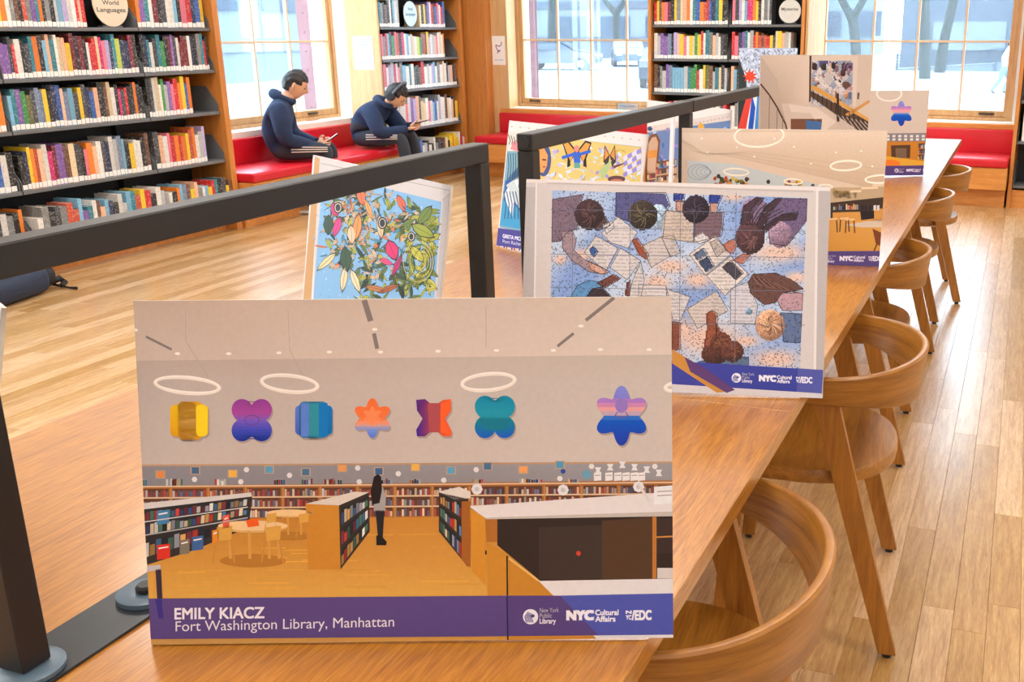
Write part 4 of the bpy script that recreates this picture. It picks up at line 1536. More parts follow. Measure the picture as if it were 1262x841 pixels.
zm = zoomf(660, 225, 3.58)
PG = (212, 204, 198)
SHP = [('q', [(75, 75), (215, 52), (195, 100), (180, 170), (190, 205), (150, 215), (135, 225), (110, 260), (72, 262)], (122, 102, 114)),
       ('q', [(115, 215), (165, 215), (180, 260), (170, 300), (215, 340), (300, 380), (330, 395), (300, 405), (240, 395), (160, 345), (120, 290)], (156, 134, 138)),
       ('q', [(230, 345), (285, 370), (330, 395), (290, 405), (245, 385)], (200, 154, 132)),
       ('q', [(355, 45), (575, 45), (595, 100), (560, 150), (520, 110), (430, 180), (355, 150)], (84, 84, 128)),
       ('e', (548, 150, 40, 55), (170, 192, 208)),
       ('q', [(610, 48), (660, 52), (655, 85), (615, 85)], (44, 64, 140)), ('q', [(770, 55), (825, 58), (810, 92), (770, 92)], (44, 64, 140)),
       ('q', [(620, 80), (652, 80), (650, 128), (622, 125)], (198, 152, 132)), ('q', [(772, 90), (808, 92), (800, 135), (772, 132)], (192, 146, 126)),
       ('q', [(1060, 70), (1198, 72), (1195, 170), (1110, 280), (1035, 270), (1030, 220), (1000, 130)], (108, 90, 120)),
       ('e', (1080, 230, 52, 58), (146, 118, 134)), ('e', (970, 125, 60, 58), (124, 104, 126)),
       ('q', [(1060, 510), (1090, 488), (1180, 488), (1176, 565), (1090, 565)], (180, 144, 150)), ('q', [(1080, 575), (1175, 580), (1168, 708), (1095, 705)], (92, 110, 142)),
       ('q', [(720, 790), (940, 770), (940, 840), (715, 840)], (88, 108, 132)), ('q', [(155, 505), (185, 455), (235, 432), (290, 440), (300, 460), (230, 505)], (92, 142, 184)),
       ('q', [(605, 612), (640, 620), (640, 735), (605, 745)], (132, 72, 52)),
       ('P', [(290, 225), (365, 150), (450, 220), (410, 290), (330, 265)], PG), ('P', [(215, 310), (268, 235), (365, 290), (310, 395)], PG), ('P', [(330, 375), (375, 290), (465, 345), (405, 430)], PG),
       ('P', [(410, 505), (430, 430), (465, 350), (480, 430), (465, 505)], PG), ('P', [(470, 280), (555, 240), (595, 325), (510, 375)], (202, 192, 184)), ('P', [(555, 238), (610, 235), (640, 310), (595, 330)], (196, 186, 178)),
       ('P', [(575, 122), (700, 140), (695, 265), (562, 245)], (204, 186, 168)), ('P', [(705, 140), (832, 132), (822, 235), (700, 265)], (120, 96, 102)), ('q', [(695, 245), (740, 222), (775, 250), (720, 272)], (210, 204, 200)),
       ('P', [(860, 470), (935, 440), (980, 540), (970, 625), (860, 620)], (204, 200, 202)), ('P', [(678, 318), (795, 235), (862, 318), (750, 410)], (218, 208, 198)), ('P', [(755, 412), (862, 325), (940, 405), (835, 500)], (220, 210, 200)),
       ('P', [(580, 470), (685, 505), (640, 610), (605, 605)], PG), ('P', [(668, 560), (800, 478), (850, 565), (715, 645)], (204, 192, 180)), ('P', [(455, 450), (575, 455), (580, 502), (455, 502)], PG),
       ('q', [(238, 300), (255, 282), (278, 305), (258, 330)], (58, 90, 146)), ('q', [(700, 318), (742, 290), (762, 315), (718, 345)], (92, 106, 132)), ('q', [(722, 350), (765, 325), (790, 370), (755, 395)], (60, 72, 98)),
       ('q', [(825, 375), (862, 345), (918, 400), (885, 430)], (68, 64, 72)), ('e', (945, 570, 16, 16), (110, 140, 160)), ('q', [(770, 265), (800, 250), (840, 295), (800, 330)], (180, 168, 158)),
       ('q', [(428, 255), (450, 245), (500, 320), (490, 340), (460, 320)], (152, 80, 54)), ('q', [(270, 445), (345, 405), (375, 425), (310, 465)], (112, 64, 54)), ('q', [(398, 500), (404, 445), (420, 430), (416, 500)], (118, 66, 54)),
       ('q', [(755, 580), (775, 565), (800, 575), (805, 600), (800, 660), (790, 700), (760, 740), (740, 760), (760, 640)], (146, 82, 58)), ('q', [(795, 620), (822, 655), (800, 690)], (130, 72, 52)),
       ('q', [(830, 275), (870, 250), (895, 265), (870, 315), (840, 300)], (178, 112, 92)), ('q', [(870, 345), (915, 315), (950, 320), (915, 360)], (176, 110, 90)),
       ('q', [(225, 505), (250, 470), (295, 460), (335, 505)], (60, 44, 48)),
       ('e', (240, 142, 66, 68), (60, 42, 44)), ('q', [(262, 205), (310, 150), (330, 190), (275, 215)], (86, 66, 66)), ('q', [(300, 190), (340, 168), (348, 200), (312, 228)], (208, 202, 202)),
       ('e', (478, 145, 66, 66), (58, 50, 42)), ('e', (712, 118, 60, 62), (46, 36, 46)),
       ('q', [(905, 185), (920, 105), (975, 65), (1010, 70), (960, 120), (955, 185)], (74, 54, 62)), ('q', [(975, 190), (1010, 110), (1060, 70), (1085, 75), (1040, 130), (1005, 205)], (70, 50, 58)), ('q', [(1000, 200), (1090, 140), (1160, 130), (1150, 165), (1080, 170), (1010, 225)], (64, 46, 54)),
       ('e', (950, 245, 65, 72), (78, 52, 54)), ('q', [(940, 440), (960, 405), (1060, 400), (1130, 430), (1182, 470), (1085, 490), (1060, 530), (1010, 540), (950, 490)], (102, 70, 62)),
       ('e', (1037, 630, 64, 68), (190, 144, 112)), ('e', (795, 760, 60, 45), (84, 50, 42)), ('e', (820, 705, 48, 46), (98, 58, 44)), ('e', (872, 745, 50, 48), (92, 54, 44))]
BLOB = [(600, 370, 70, 30), (720, 430, 60, 35), (540, 440, 60, 35), (1080, 310, 120, 40), (760, 690, 150, 60), (1060, 780, 100, 40), (650, 660, 70, 60), (210, 320, 50, 28), (880, 60, 50, 22), (560, 300, 40, 24), (1150, 420, 50, 25), (110, 340, 30, 20), (930, 700, 60, 26)]


def figure_at(x, y):
    col = kind_ = None
    for kind, g, cc in SHP:
        if kind == 'e':
            dx, dy = (x - g[0]) / g[2], (y - g[1]) / g[3]
            if dx * dx + dy * dy < 1:
                kind_, col = kind, dk(cc, 1.0 - 0.30 * (dx * .5 + dy * .8))
        elif inq(g, x, y):
            kind_, col = kind, cc
    return kind_, col


def mural(a, c):
    x = 75 + a * 1123 - c * (15 + 18 * a)
    y = 35 + a * 33 + c * 800
    kind_, col = figure_at(x, y)
    sp = rn.random()
    if col is None:
        n = noise2(x, y)
        t = max(0, min(1, n * .6 + .5))
        col = tuple((132, 160, 206)[i] * (1 - t) + (190, 204, 218)[i] * t for i in range(3))
        w = 0
        for (bx, by, rx, ry) in BLOB:
            w = max(w, math.exp(-(((x - bx) / rx) ** 2 + ((y - by) / ry) ** 2)))
        w = min(1, w * 1.2)
        col = tuple(col[i] * (1 - w) + (222, 190, 170)[i] * w for i in range(3))
        col = dk(col, .62 if sp < .10 else rn.uniform(.94, 1.05))
    elif kind_ == 'P':
        if int(y / 8.0) % 2 == 0 and sp < .75:
            col = dk(col, .84)
    elif kind_ == 'e':
        col = dk(col, rn.uniform(.80, 1.2))
    else:
        col = dk(col, .72 if sp < .08 else rn.uniform(.92, 1.08))
    return col


b.grid([(75, 35), (1198, 68), (1165, 868), (60, 835)], 215, 150, mural, 3, tf=zm)
for kind, g, cc in SHP:
    if kind != 'e':
        b.lines(g + [g[0]], 0.8, dk(cc, .45), 5, tf=zm)
for x in (165, 418, 640, 885):
    b.line((x, 45), (x - 6, 830), .7, (104, 108, 124), 4, tf=zm)
for y in (125, 205, 322, 470, 620):
    b.line((66, y - 6), (1190, y + 10), .7, (104, 108, 124), 4, tf=zm)
for cx, cy, rx, ry, cc in ((240, 142, 60, 62, (104, 78, 74)), (478, 145, 60, 60, (112, 100, 70)), (950, 245, 58, 66, (126, 88, 82)), (1037, 630, 58, 62, (236, 196, 150)), (1037, 630, 58, 62, (120, 82, 62)), (820, 705, 42, 40, (140, 90, 62)), (872, 745, 44, 42, (132, 84, 62)), (712, 118, 52, 54, (86, 72, 88))):
    for k in range(16):        # locks of hair
        a0 = rn.uniform(0, 6.28)
        r0 = rn.uniform(.2, .9)
        pts_ = [(cx + rx * (.15 + r0 * t / 3.4) * math.cos(a0 + t * .16), cy + ry * (.15 + r0 * t / 3.4) * math.sin(a0 + t * .16)) for t in range(4)]
        b.lines(pts_, .9, cc, 6, tf=zm)
for k in range(9):
    b.lines([(930 + k * 10, 190), (950 + k * 14, 120 + k * 6), (985 + k * 18, 72 + k * 9)], 1.0, (52, 36, 44), 6, tf=zm)
    b.lines([(955 + k * 12, 410 + k * 4), (985 + k * 18, 450 + k * 4), (1060 + k * 13, 470 + k * 2)], 1.0, (66, 42, 38) if k % 2 else (140, 100, 84), 6, tf=zm)
b.poly([(0, 640), (580, 682), (1115, 714), (1110, 798), (580, 765), (0, 725)], 0, 7, cols=[(62, 66, 146), (62, 66, 150), (56, 66, 150), (52, 62, 146), (62, 66, 150), (62, 66, 150)], tf=zf)
b.poly([(575, 640), (660, 690), (770, 792), (735, 796), (575, 690)], (196, 136, 60), 8, tf=zf)
b.poly([(620, 668), (700, 712), (800, 785), (770, 796), (640, 720)], (92, 60, 110), 9, tf=zf)
b.poly([(0, 725), (580, 765), (1110, 798), (1110, 830), (0, 790)], (208, 202, 198), 7, tf=zf)
b.poly([(1025, 708), (1115, 714), (1110, 798), (1020, 792)], (82, 88, 160), 8, tf=zf)
logos(b, 630 + 805 / 2.9, 210 + 742 / 2.9, 5.9, (232, 230, 236), 10, 0.035)
b.finish('board with mosaic of people reading seen from above, second from the front')

# ---- board with jungle mural, beyond the near rail
b = Board((-1.5451, 1.9153), (-0.993, 1.5724), 0.41, tilt=0.1732, roll=0.004, z=0.7448)
zf = zoomf(360, 180, 4.204)
b.uv([(0, 0), (1, 0), (1, 1), (0, 1)], (206, 198, 190), 0)
b.poly([(60, 60), (130, 60), (95, 1400), (10, 1400)], (226, 222, 218), 1, tf=zf)
b.poly([(118, 55), (145, 65), (100, 800), (58, 800)], (196, 150, 90), 2, tf=zf)
b.line((150, 90), (835, 235), 1.0, (170, 160, 152), 2, tf=zf)
b.line((780, 282), (836, 228), 1.0, (170, 160, 152), 2, tf=zf)
b.poly([(782, 284), (836, 226), (790, 1500), (700, 1500)], (190, 182, 176), 1, tf=zf)
art = [(160, 140), (775, 290), (700, 1300), (80, 1200)]
b.poly(art, (128, 178, 214), 2, tf=zf)
rj = random.Random(8)
for k in range(260):
    x, y = rj.uniform(120, 740), rj.uniform(180, 1150)
    if y < 150 + (x - 160) * .245:
        continue
    b.line((x, y), (x + rj.uniform(-14, 14), y + rj.uniform(-14, 14)), .8, rj.choice([(170, 210, 232), (100, 150, 200), (200, 226, 238)]), 3, tf=zf)


def leaf(cx, cy, L, w, a, col, lvl):
    if cy < 165 + (cx - 160) * .245 or cx > 762 - (cy - 290) * .075 or cx < 150 - (cy - 240) * .075:
        return
    c, s_ = math.cos(a), math.sin(a)
    pts = []
    for t, q in ((-.5, 0), (-.3, .7), (0, 1), (.3, .6), (.5, 0), (.3, -.6), (0, -1), (-.3, -.7)):
        pts.append((cx + t * L * c - q * w / 2 * s_, cy + t * L * s_ + q * w / 2 * c))
    o_ = [(cx + (x - cx) * 1.12, cy + (y - cy) * 1.16) for x, y in pts]
    b.poly(o_, (44, 40, 30), lvl, tf=zf)
    b.poly(pts, col, lvl + 1, tf=zf)
    b.line(pts[0], pts[4], .6, dk(col, .6), lvl + 2, tf=zf)


GR = [(70, 96, 44), (120, 140, 50), (172, 176, 50), (52, 72, 44), (96, 120, 72), (200, 190, 70), (38, 56, 40)]
for k in range(420):
    x, y = rj.uniform(190, 770), rj.uniform(190, 1100)
    if x < 330 and y > 560 + (x - 190) * .9:
        continue
    leaf(x, y, rj.uniform(30, 90), rj.uniform(10, 28), rj.uniform(0, PI), rj.choice(GR), 4)
for k in range(210):
    x, y = rj.gauss(360, 110), rj.gauss(380, 150)
    leaf(x, y, rj.uniform(26, 64), rj.uniform(7, 18), rj.uniform(0, PI), rj.choice([(222, 190, 150), (232, 160, 90), (236, 120, 60), (226, 206, 170), (80, 150, 180), (206, 176, 136), (226, 196, 150)]), 7)
for k in range(60):
    x, y = rj.uniform(600, 755), rj.uniform(330, 760)
    leaf(x, y, rj.uniform(40, 90), rj.uniform(14, 34), rj.uniform(0, PI), rj.choice([(150, 160, 40), (190, 186, 50), (110, 130, 40), (206, 200, 80)]), 7)
for x, y, L, w, a, c in ((360, 260, 120, 60, 1.4, (236, 110, 60)), (400, 330, 150, 34, 1.2, (236, 160, 80)), (340, 420, 170, 60, 1.7, (230, 150, 70)), (570, 300, 120, 50, 1.1, (236, 100, 60)), (600, 330, 90, 30, .6, (60, 150, 190)),
                         (225, 330, 90, 60, 1.3, (214, 30, 110)), (235, 420, 130, 50, 1.9, (226, 50, 130)), (520, 540, 130, 90, 1.2, (216, 30, 100)), (545, 620, 150, 40, 2.0, (180, 30, 100)), (490, 600, 90, 40, .4, (230, 70, 120)),
                         (310, 460, 120, 60, 1.5, (236, 200, 160)), (460, 420, 150, 50, 1.5, (220, 190, 140)), (180, 600, 160, 50, 2.4, (214, 206, 150)), (270, 690, 160, 50, 1.7, (230, 210, 160)), (330, 700, 160, 50, 1.2, (232, 214, 170)),
                         (190, 410, 120, 70, 1.6, (40, 70, 40)), (280, 590, 160, 80, 1.5, (40, 74, 36)), (680, 440, 160, 80, .5, (150, 160, 40)), (690, 360, 140, 70, 2.2, (110, 130, 40)), (650, 560, 130, 60, .9, (190, 186, 50)), (440, 740, 150, 40, .2, (190, 120, 60)), (500, 740, 140, 40, 2.8, (170, 90, 40))):
    leaf(x, y, L * .8, w * .72, a, c, 10)
for x, y, r in ((240, 320, 30), (470, 400, 32), (620, 470, 26)):
    b.ell(x, y, r * .75, r, (30, 30, 36), 13, tf=zf)
    b.ring(x, y, r * .5, r * .7, 4, (220, 200, 160), 14, tf=zf)
for k in range(6):
    b.ring(680 - k * 6, 600, 30 + k * 12, 50 + k * 14, 3, (60, 80, 40) if k % 2 else (210, 200, 110), 13, n=18, tf=zf)
b.finish('board with jungle leaf mural seen through the near black rail')

# ---- board with butterfly mural, behind the second rail
b = Board((-1.5767, 2.96), (-1.0045, 2.6727), 0.4055, tilt=0.178, z=0.7448)
zf = zoomf(600, 100, 3.823)
b.uv([(0, 0), (1, 0), (1, 1), (0, 1)], (226, 216, 206), 0)
for k in range(17):
    x = 118 + k * 40
    b.ell(x, 214 + (x - 118) * .105, 5, 4, (190, 176, 164), 2, n=8, tf=zf)
b.poly([(105, 240), (730, 310), (690, 800), (60, 690)], (126, 160, 170), 1, tf=zf)
b.poly([(105, 238), (190, 248), (180, 330), (98, 330)], (222, 206, 190), 2, tf=zf)
b.poly([(112, 320), (125, 285), (150, 272), (178, 290), (186, 330), (150, 335)], (232, 130, 130), 3, tf=zf)
b.poly([(98, 330), (186, 335), (182, 460), (88, 470)], (122, 166, 176), 3, tf=zf)
for k in range(7):
    b.lines([(100 + k * 12, 340), (104 + k * 11, 400), (96 + k * 12, 470)], 1.2, (60, 90, 110), 4, tf=zf)
    b.lines([(100 + k * 14, 250 + (k % 3) * 6), (112 + k * 10, 280), (104 + k * 14, 300)], 1.0, (60, 80, 60), 4, tf=zf)
b.poly([(88, 470), (150, 400), (185, 420), (180, 660), (70, 640)], (40, 90, 160), 3, tf=zf)
b.poly([(92, 490), (150, 450), (172, 470), (172, 620), (140, 580)], (196, 204, 200), 4, tf=zf)
b.poly([(130, 470), (172, 450), (172, 560)], (236, 230, 226), 5, tf=zf)
b.ell(158, 495, 10, 16, (70, 120, 200), 6, tf=zf)
b.ell(165, 480, 8, 10, (214, 70, 60), 7, tf=zf)
b.poly([(75, 560), (140, 590), (170, 640), (170, 700), (62, 680)], (60, 150, 190), 4, tf=zf)
b.poly([(80, 540), (100, 500), (130, 560), (120, 640)], (214, 220, 216), 5, tf=zf)
for k in range(5):
    b.lines([(80 + k * 14, 520), (92 + k * 14, 580), (84 + k * 16, 650)], 1.2, (50, 80, 120), 6, tf=zf)
# right of the post: face, child with wings, gold and lilac
b.poly([(240, 255), (730, 312), (715, 800), (225, 700)], (214, 188, 104), 3, tf=zf)
rj = random.Random(4)
for k in range(230):
    x, y = rj.uniform(250, 720), rj.uniform(275, 640)
    if y < 262 + (x - 240) * .117 + 14:
        continue
    a = rj.uniform(0, PI)
    L, w = rj.uniform(16, 48), rj.uniform(7, 18)
    c, s_ = math.cos(a), math.sin(a)
    b.poly([(x - L / 2 * c, y - L / 2 * s_), (x - w / 2 * s_, y + w / 2 * c), (x + L / 2 * c, y + L / 2 * s_), (x + w / 2 * s_, y - w / 2 * c)],
           rj.choice([(178, 160, 210), (156, 140, 200), (226, 222, 230), (230, 206, 110), (196, 168, 64), (200, 214, 226), (176, 204, 214), (196, 186, 220)]), 4, tf=zf)
b.ell(268, 370, 36, 80, (60, 70, 120), 6, tf=zf)
b.poly([(246, 310), (270, 315), (288, 350), (284, 400), (268, 432), (248, 430)], (230, 150, 70), 7, tf=zf)
b.line((262, 370), (280, 372), 2, (60, 30, 30), 8, tf=zf)
b.line((264, 405), (278, 404), 1.6, (160, 60, 50), 8, tf=zf)
for s_ in (-1, 1):
    b.poly([(425, 330), (425 + s_ * 40, 280), (425 + s_ * 70, 290), (425 + s_ * 52, 345), (425 + s_ * 30, 400), (425 + s_ * 46, 408)], (40, 30, 24), 6, tf=zf)
    b.poly([(425 + s_ * 10, 330), (425 + s_ * 42, 290), (425 + s_ * 62, 297), (425 + s_ * 46, 340), (425 + s_ * 30, 380)], (236, 150, 50), 7, tf=zf)
    b.poly([(560 + 20, 350), (580 + s_ * 24, 300), (580 + s_ * 30, 380), (580 + s_ * 10, 405)], (60, 40, 24), 6, tf=zf)
    b.poly([(580 + s_ * 4, 350), (580 + s_ * 22, 312), (580 + s_ * 24, 372)], (226, 140, 50), 7, tf=zf)
b.poly([(405, 335), (440, 335), (442, 385), (412, 385)], (40, 90, 190), 8, tf=zf)
b.line((355, 362), (408, 345), 4, (40, 90, 190), 8, tf=zf)
b.line((440, 345), (490, 330), 4, (40, 90, 190), 8, tf=zf)
b.ell(424, 318, 12, 16, (240, 130, 110), 9, tf=zf)
b.poly([(412, 385), (440, 385), (440, 410), (412, 410)], (90, 150, 130), 8, tf=zf)
b.poly([(530, 420), (590, 370), (570, 430), (545, 465)], (170, 190, 120), 8, tf=zf)
b.poly([(590, 400), (650, 385), (640, 395), (600, 412)], (110, 60, 50), 8, tf=zf)
for k in range(4):
    for j in range(4):
        b.poly([(640 + k * 22, 360 + j * 26 - k * 10), (660 + k * 22, 345 + j * 26 - k * 10), (664 + k * 22, 366 + j * 26 - k * 10), (648 + k * 20, 376 + j * 26 - k * 10)], (140, 130, 200) if (k + j) % 2 else (206, 206, 226), 8, tf=zf)
b.ell(612, 462, 42, 16, (96, 50, 40), 8, tf=zf)
b.ell(612, 475, 32, 14, (180, 110, 80), 9, tf=zf)
b.ring(420, 440, 40, 26, 4, (206, 214, 210), 8, tf=zf)
b.poly([(40, 690), (700, 775), (690, 870), (30, 772)], (70, 62, 140), 10, tf=zf)
b.text('GRETA MCLA', (600 + 76 / 3.823, 100 + 738 / 3.823), (600 + 178 / 3.823, 100 + 755 / 3.823), 4.4, (232, 228, 236), 0.03, 12)
b.text('Port Richmond', (600 + 76 / 3.823, 100 + 762 / 3.823), (600 + 196 / 3.823, 100 + 783 / 3.823), 4.2, (222, 218, 230), 0.0, 12)
for k in range(12):
    b.poly([(55 + k * 12, 770), (62 + k * 12, 771), (62 + k * 12, 800), (55 + k * 12, 800)], ((200, 80, 60), (236, 200, 160), (80, 60, 120))[k % 3], 9, tf=zf)
b.finish('board with butterfly mural and pink jellyfish behind the second rail post')

# ---- board with reading room photo, columns and arch
b = Board((-1.425, 4.005), (-0.968, 3.603), 0.408, ink=1.06, z=0.7448)
zf = zoomf(600, 100, 3.823)
b.uv([(0, 0), (1, 0), (1, 1), (0, 1)], (232, 222, 212), 0)
b.poly([(600, 240), (1200, 140), (1200, 190), (600, 270)], (214, 202, 190), 2, tf=zf)
for k in range(24):
    x = 730 + k * 18
    b.poly([(x, 246 - k * 3.6), (x + 9, 244 - k * 3.6), (x + 9, 252 - k * 3.6), (x, 254 - k * 3.6)], (190, 178, 166), 3, tf=zf)
b.poly([(735, 245), (1180, 180), (1180, 420), (735, 480)], (104, 128, 170), 3, tf=zf)
rj = random.Random(14)
for k in range(70):
    x, y = rj.uniform(740, 1170), rj.uniform(210, 400)
    b.ell(x, y, rj.uniform(5, 16), rj.uniform(5, 14), rj.choice([(60, 110, 170), (150, 130, 190), (214, 196, 180), (60, 80, 120), (170, 190, 214), (226, 180, 70)]), 4, n=7, tf=zf)
b.poly([(1000, 200), (1012, 195), (1026, 215), (1010, 238), (990, 236)], (226, 170, 50), 6, tf=zf)
b.poly([(745, 470), (755, 290), (775, 252), (800, 246), (818, 280), (800, 470)], (120, 72, 40), 5, tf=zf)
b.poly([(752, 470), (762, 295), (780, 265), (798, 262), (808, 290), (790, 470)], (196, 160, 130), 6, tf=zf)
b.poly([(757, 330), (804, 322), (800, 360), (756, 365)], (210, 140, 60), 7, tf=zf)
b.poly([(735, 430), (900, 400), (900, 520), (735, 520)], (190, 150, 110), 6, tf=zf)
for j in range(3):
    b.books((800, 380 + j * 34), (895, 366 + j * 34), (895, 392 + j * 34), (800, 406 + j * 34), 12, 7, (110, 66, 40), tf=zf)
    b.books((738, 440 + j * 30), (795, 432 + j * 30), (795, 455 + j * 30), (738, 464 + j * 30), 9, 7, (110, 66, 40), tf=zf)
for x, w in ((715, 14), (868, 22), (1150, 22)):
    b.poly([(x, 150), (x + w, 148), (x + w - 14, 520), (x - 14, 520)], (232, 226, 220), 9, tf=zf)
    b.line((x + w - 4, 150), (x + w - 18, 520), 1.0, (196, 186, 178), 10, tf=zf)
b.finish('board with white columned reading room photo under the third rail')

# ---- board with bright reading room, ring lamps
b = Board((-0.948, 2.972), (-0.360, 3.090), 0.402, ink=1.14)
zf = zoomf(820, 50, 2.9)
b.uv([(0, 0), (1, 0), (1, 1), (0, 1)], (212, 194, 170), 0)
b.poly([(40, 330), (790, 326), (780, 540), (240, 415), (100, 400)], 0, 1, cols=[(222, 206, 184), (222, 204, 180), (196, 172, 140), (206, 186, 160), (214, 196, 172)], tf=zf)
for k in range(4):
    b.lines([(44 + k * 14, 345 + k * 8), (100 + k * 16, 395 + k * 5), (240 + k * 20, 415 - k * 6), (790, 540 - k * 26)], 1.0, (196, 178, 154), 2, tf=zf)
for x, y, rx, ry in ((335, 340, 88, 40), (645, 447, 55, 17), (770, 495, 55, 14)):
    b.ring(x, y, rx, ry, 7, (246, 236, 216), 3, -.05, tf=zf)
for x, y in ((130, 350), (150, 400), (255, 382), (318, 415), (460, 380), (520, 440), (610, 400), (700, 395), (390, 350), (740, 450)):
    b.ell(x, y, 4, 3, (250, 244, 230), 3, n=8, tf=zf)
b.poly([(80, 430), (240, 440), (480, 500), (610, 530), (610, 640), (80, 640)], (188, 198, 196), 3, tf=zf)
b.poly([(40, 400), (80, 430), (80, 700), (30, 700)], (206, 190, 170), 3, tf=zf)
for k in range(5):
    b.ring(120 + k * 8, 470, 40 - k * 7, 28 - k * 5, 1.5, (120, 140, 160), 4, n=18, tf=zf)
rj = random.Random(31)
for cx, cy, n, sx, sy in ((235, 505, 50, 60, 26), (460, 512, 24, 30, 16), (640, 545, 30, 40, 16)):
    for k in range(n):
        b.ell(cx + rj.uniform(-1, 1) * sx, cy + rj.uniform(-.6, 1) * sy, rj.uniform(4, 9), rj.uniform(4, 8), rj.choice([(70, 90, 40), (190, 60, 50), (210, 180, 60), (60, 70, 50), (150, 90, 60), (220, 150, 90)]), 5, n=7, tf=zf)
for x, y, rx in ((253, 470, 44), (457, 504, 32), (573, 522, 24)):
    b.ring(x, y, rx, rx * .28, 6, (240, 228, 204), 7, .05, tf=zf)
for x, y in ((190, 485), (290, 497), (368, 505), (527, 520)):
    b.ell(x, y, 7, 8, (60, 60, 60), 6, n=10, tf=zf)
b.poly([(590, 525), (790, 525), (785, 600), (590, 600)], (186, 164, 130), 5, tf=zf)
b.poly([(590, 580), (780, 560), (780, 640), (590, 640)], (64, 52, 44), 6, tf=zf)
for x, y, w in ((660, 572, 40), (700, 560, 60), (740, 550, 40)):
    b.poly([(x, y - 36), (x + w, y - 38), (x + w, y - 30), (x, y - 28)], (226, 206, 170), 7, tf=zf)
b.books((600, 585), (690, 580), (690, 604), (600, 606), 14, 7, (70, 50, 40), tf=zf)
b.poly([(598, 615), (700, 612), (740, 606), (776, 600), (776, 645), (700, 645), (598, 640)], (206, 150, 76), 7, tf=zf)
b.poly([(696, 610), (746, 606), (746, 636), (700, 642)], (40, 36, 38), 8, tf=zf)
for x in (700, 712, 728, 744, 756):
    b.poly([(x, 590), (x + 9, 588), (x + 9, 606), (x, 608)], (40, 40, 46) if x < 740 else (214, 210, 206), 9, tf=zf)
b.poly([(300, 640), (780, 630), (780, 760), (300, 760)], 0, 6, cols=[(200, 146, 70), (214, 160, 84), (206, 150, 66), (190, 134, 56)], tf=zf)
b.poly([(640, 660), (776, 636), (776, 668), (700, 668)], (206, 190, 166), 7, tf=zf)
for x, y in ((598, 650), (640, 648), (660, 652)):
    b.poly([(x - 16, y - 14), (x + 16, y - 16), (x + 16, y - 10), (x - 16, y - 8)], (226, 190, 140), 8, tf=zf)
    for d in (-14, 14):
        b.line((x + d, y - 8), (x + d * 1.2, y + 36), 1.4, (70, 46, 34), 8, tf=zf)
b.poly([(740, 672), (778, 690), (776, 740), (752, 726)], (120, 66, 40), 9, tf=zf)
b.line((756, 728), (746, 752), 1.4, (40, 30, 26), 9, tf=zf)
b.poly([(30, 756), (780, 752), (776, 808), (30, 812)], (86, 72, 126), 10, tf=zf)
b.poly([(30, 812), (776, 808), (776, 850), (30, 850)], (196, 146, 80), 9, tf=zf)
logos(b, 820 + 560 / 2.9, 50 + 781 / 2.9, 4.6, (226, 220, 230), 12, -0.005)
b.finish('board with cream ceiling and ring lamps above a reading room, third on the right')

# ---- upright board with staircase photo
b = Board((-0.949, 3.945), (-0.558, 4.130), 0.588, ink=1.12, z=0.7448)
zf = zoomf(820, 50, 2.9)
b.uv([(0, 0), (1, 0), (1, 1), (0, 1)], (204, 188, 170), 0)
b.poly([(340, 52), (515, 54), (515, 225), (415, 225), (400, 140)], 0, 1, cols=[(206, 186, 164), (220, 202, 182), (214, 196, 176), (190, 170, 150), (196, 178, 158)], tf=zf)
b.poly([(340, 52), (400, 140), (415, 225), (440, 330), (340, 330)], (188, 170, 152), 1, tf=zf)
b.poly([(515, 54), (522, 54), (520, 215), (513, 222)], (70, 50, 44), 3, tf=zf)
b.poly([(522, 54), (745, 54), (740, 215), (700, 240), (522, 200)], (216, 200, 182), 1, tf=zf)
b.poly([(688, 54), (745, 54), (740, 330), (680, 240)], (206, 190, 172), 2, tf=zf)


def mini(a, c):
    x, y = 180 + a * 1010, 40 + c * 790
    kind_, col = figure_at(x, y)
    if col is None:
        col = (150, 160, 176) if noise2(x, y) < .2 else (196, 190, 186)
    return dk(col, rn.uniform(.9, 1.08))


b.grid([(524, 72), (670, 72), (668, 236), (522, 236)], 40, 44, mini, 4, tf=zf)
b.poly([(415, 225), (515, 225), (600, 262), (600, 330), (440, 330)], (206, 190, 172), 3, tf=zf)
b.poly([(440, 228), (540, 240), (612, 290), (560, 330), (520, 260), (450, 255)], (220, 206, 190), 5, tf=zf)
b.poly([(448, 280), (560, 280), (556, 330), (448, 330)], (120, 80, 60), 5, tf=zf)
b.poly([(500, 285), (556, 290), (556, 330), (505, 330)], (70, 110, 160), 6, tf=zf)
b.poly([(513, 196), (522, 180), (740, 296), (740, 330), (700, 330)], (84, 66, 54), 6, tf=zf)
b.poly([(520, 158), (545, 166), (740, 286), (740, 298), (520, 172)], (212, 160, 84), 8, tf=zf)
b.poly([(640, 265), (740, 205), (742, 214), (655, 270)], (206, 150, 80), 8, tf=zf)
for k in range(14):
    b.line((530 + k * 16, 180 + k * 9), (528 + k * 16, 212 + k * 9.5), 1.0, (40, 32, 28), 9, tf=zf)
for k in range(9):
    b.line((600 + k * 16, 262 + k * 4), (640 + k * 16, 330), 1.0, (190, 180, 170), 9, tf=zf)
b.poly([(612, 190), (620, 188), (622, 290), (612, 290)], (60, 44, 36), 9, tf=zf)
b.lines([(340, 155), (372, 195), (400, 240), (430, 300), (436, 330)], 2.0, (80, 60, 50), 6, tf=zf)
for x, y in ((372, 195), (400, 240), (420, 270)):
    b.line((x, y), (x - 2, 320), .8, (120, 104, 92), 6, tf=zf)
b.poly([(686, 186), (694, 186), (692, 210), (685, 210)], (96, 84, 76), 6, tf=zf)
b.uv([(0, 0), (1, 0), (1, .42), (0, .50)], (150, 120, 92), 5)
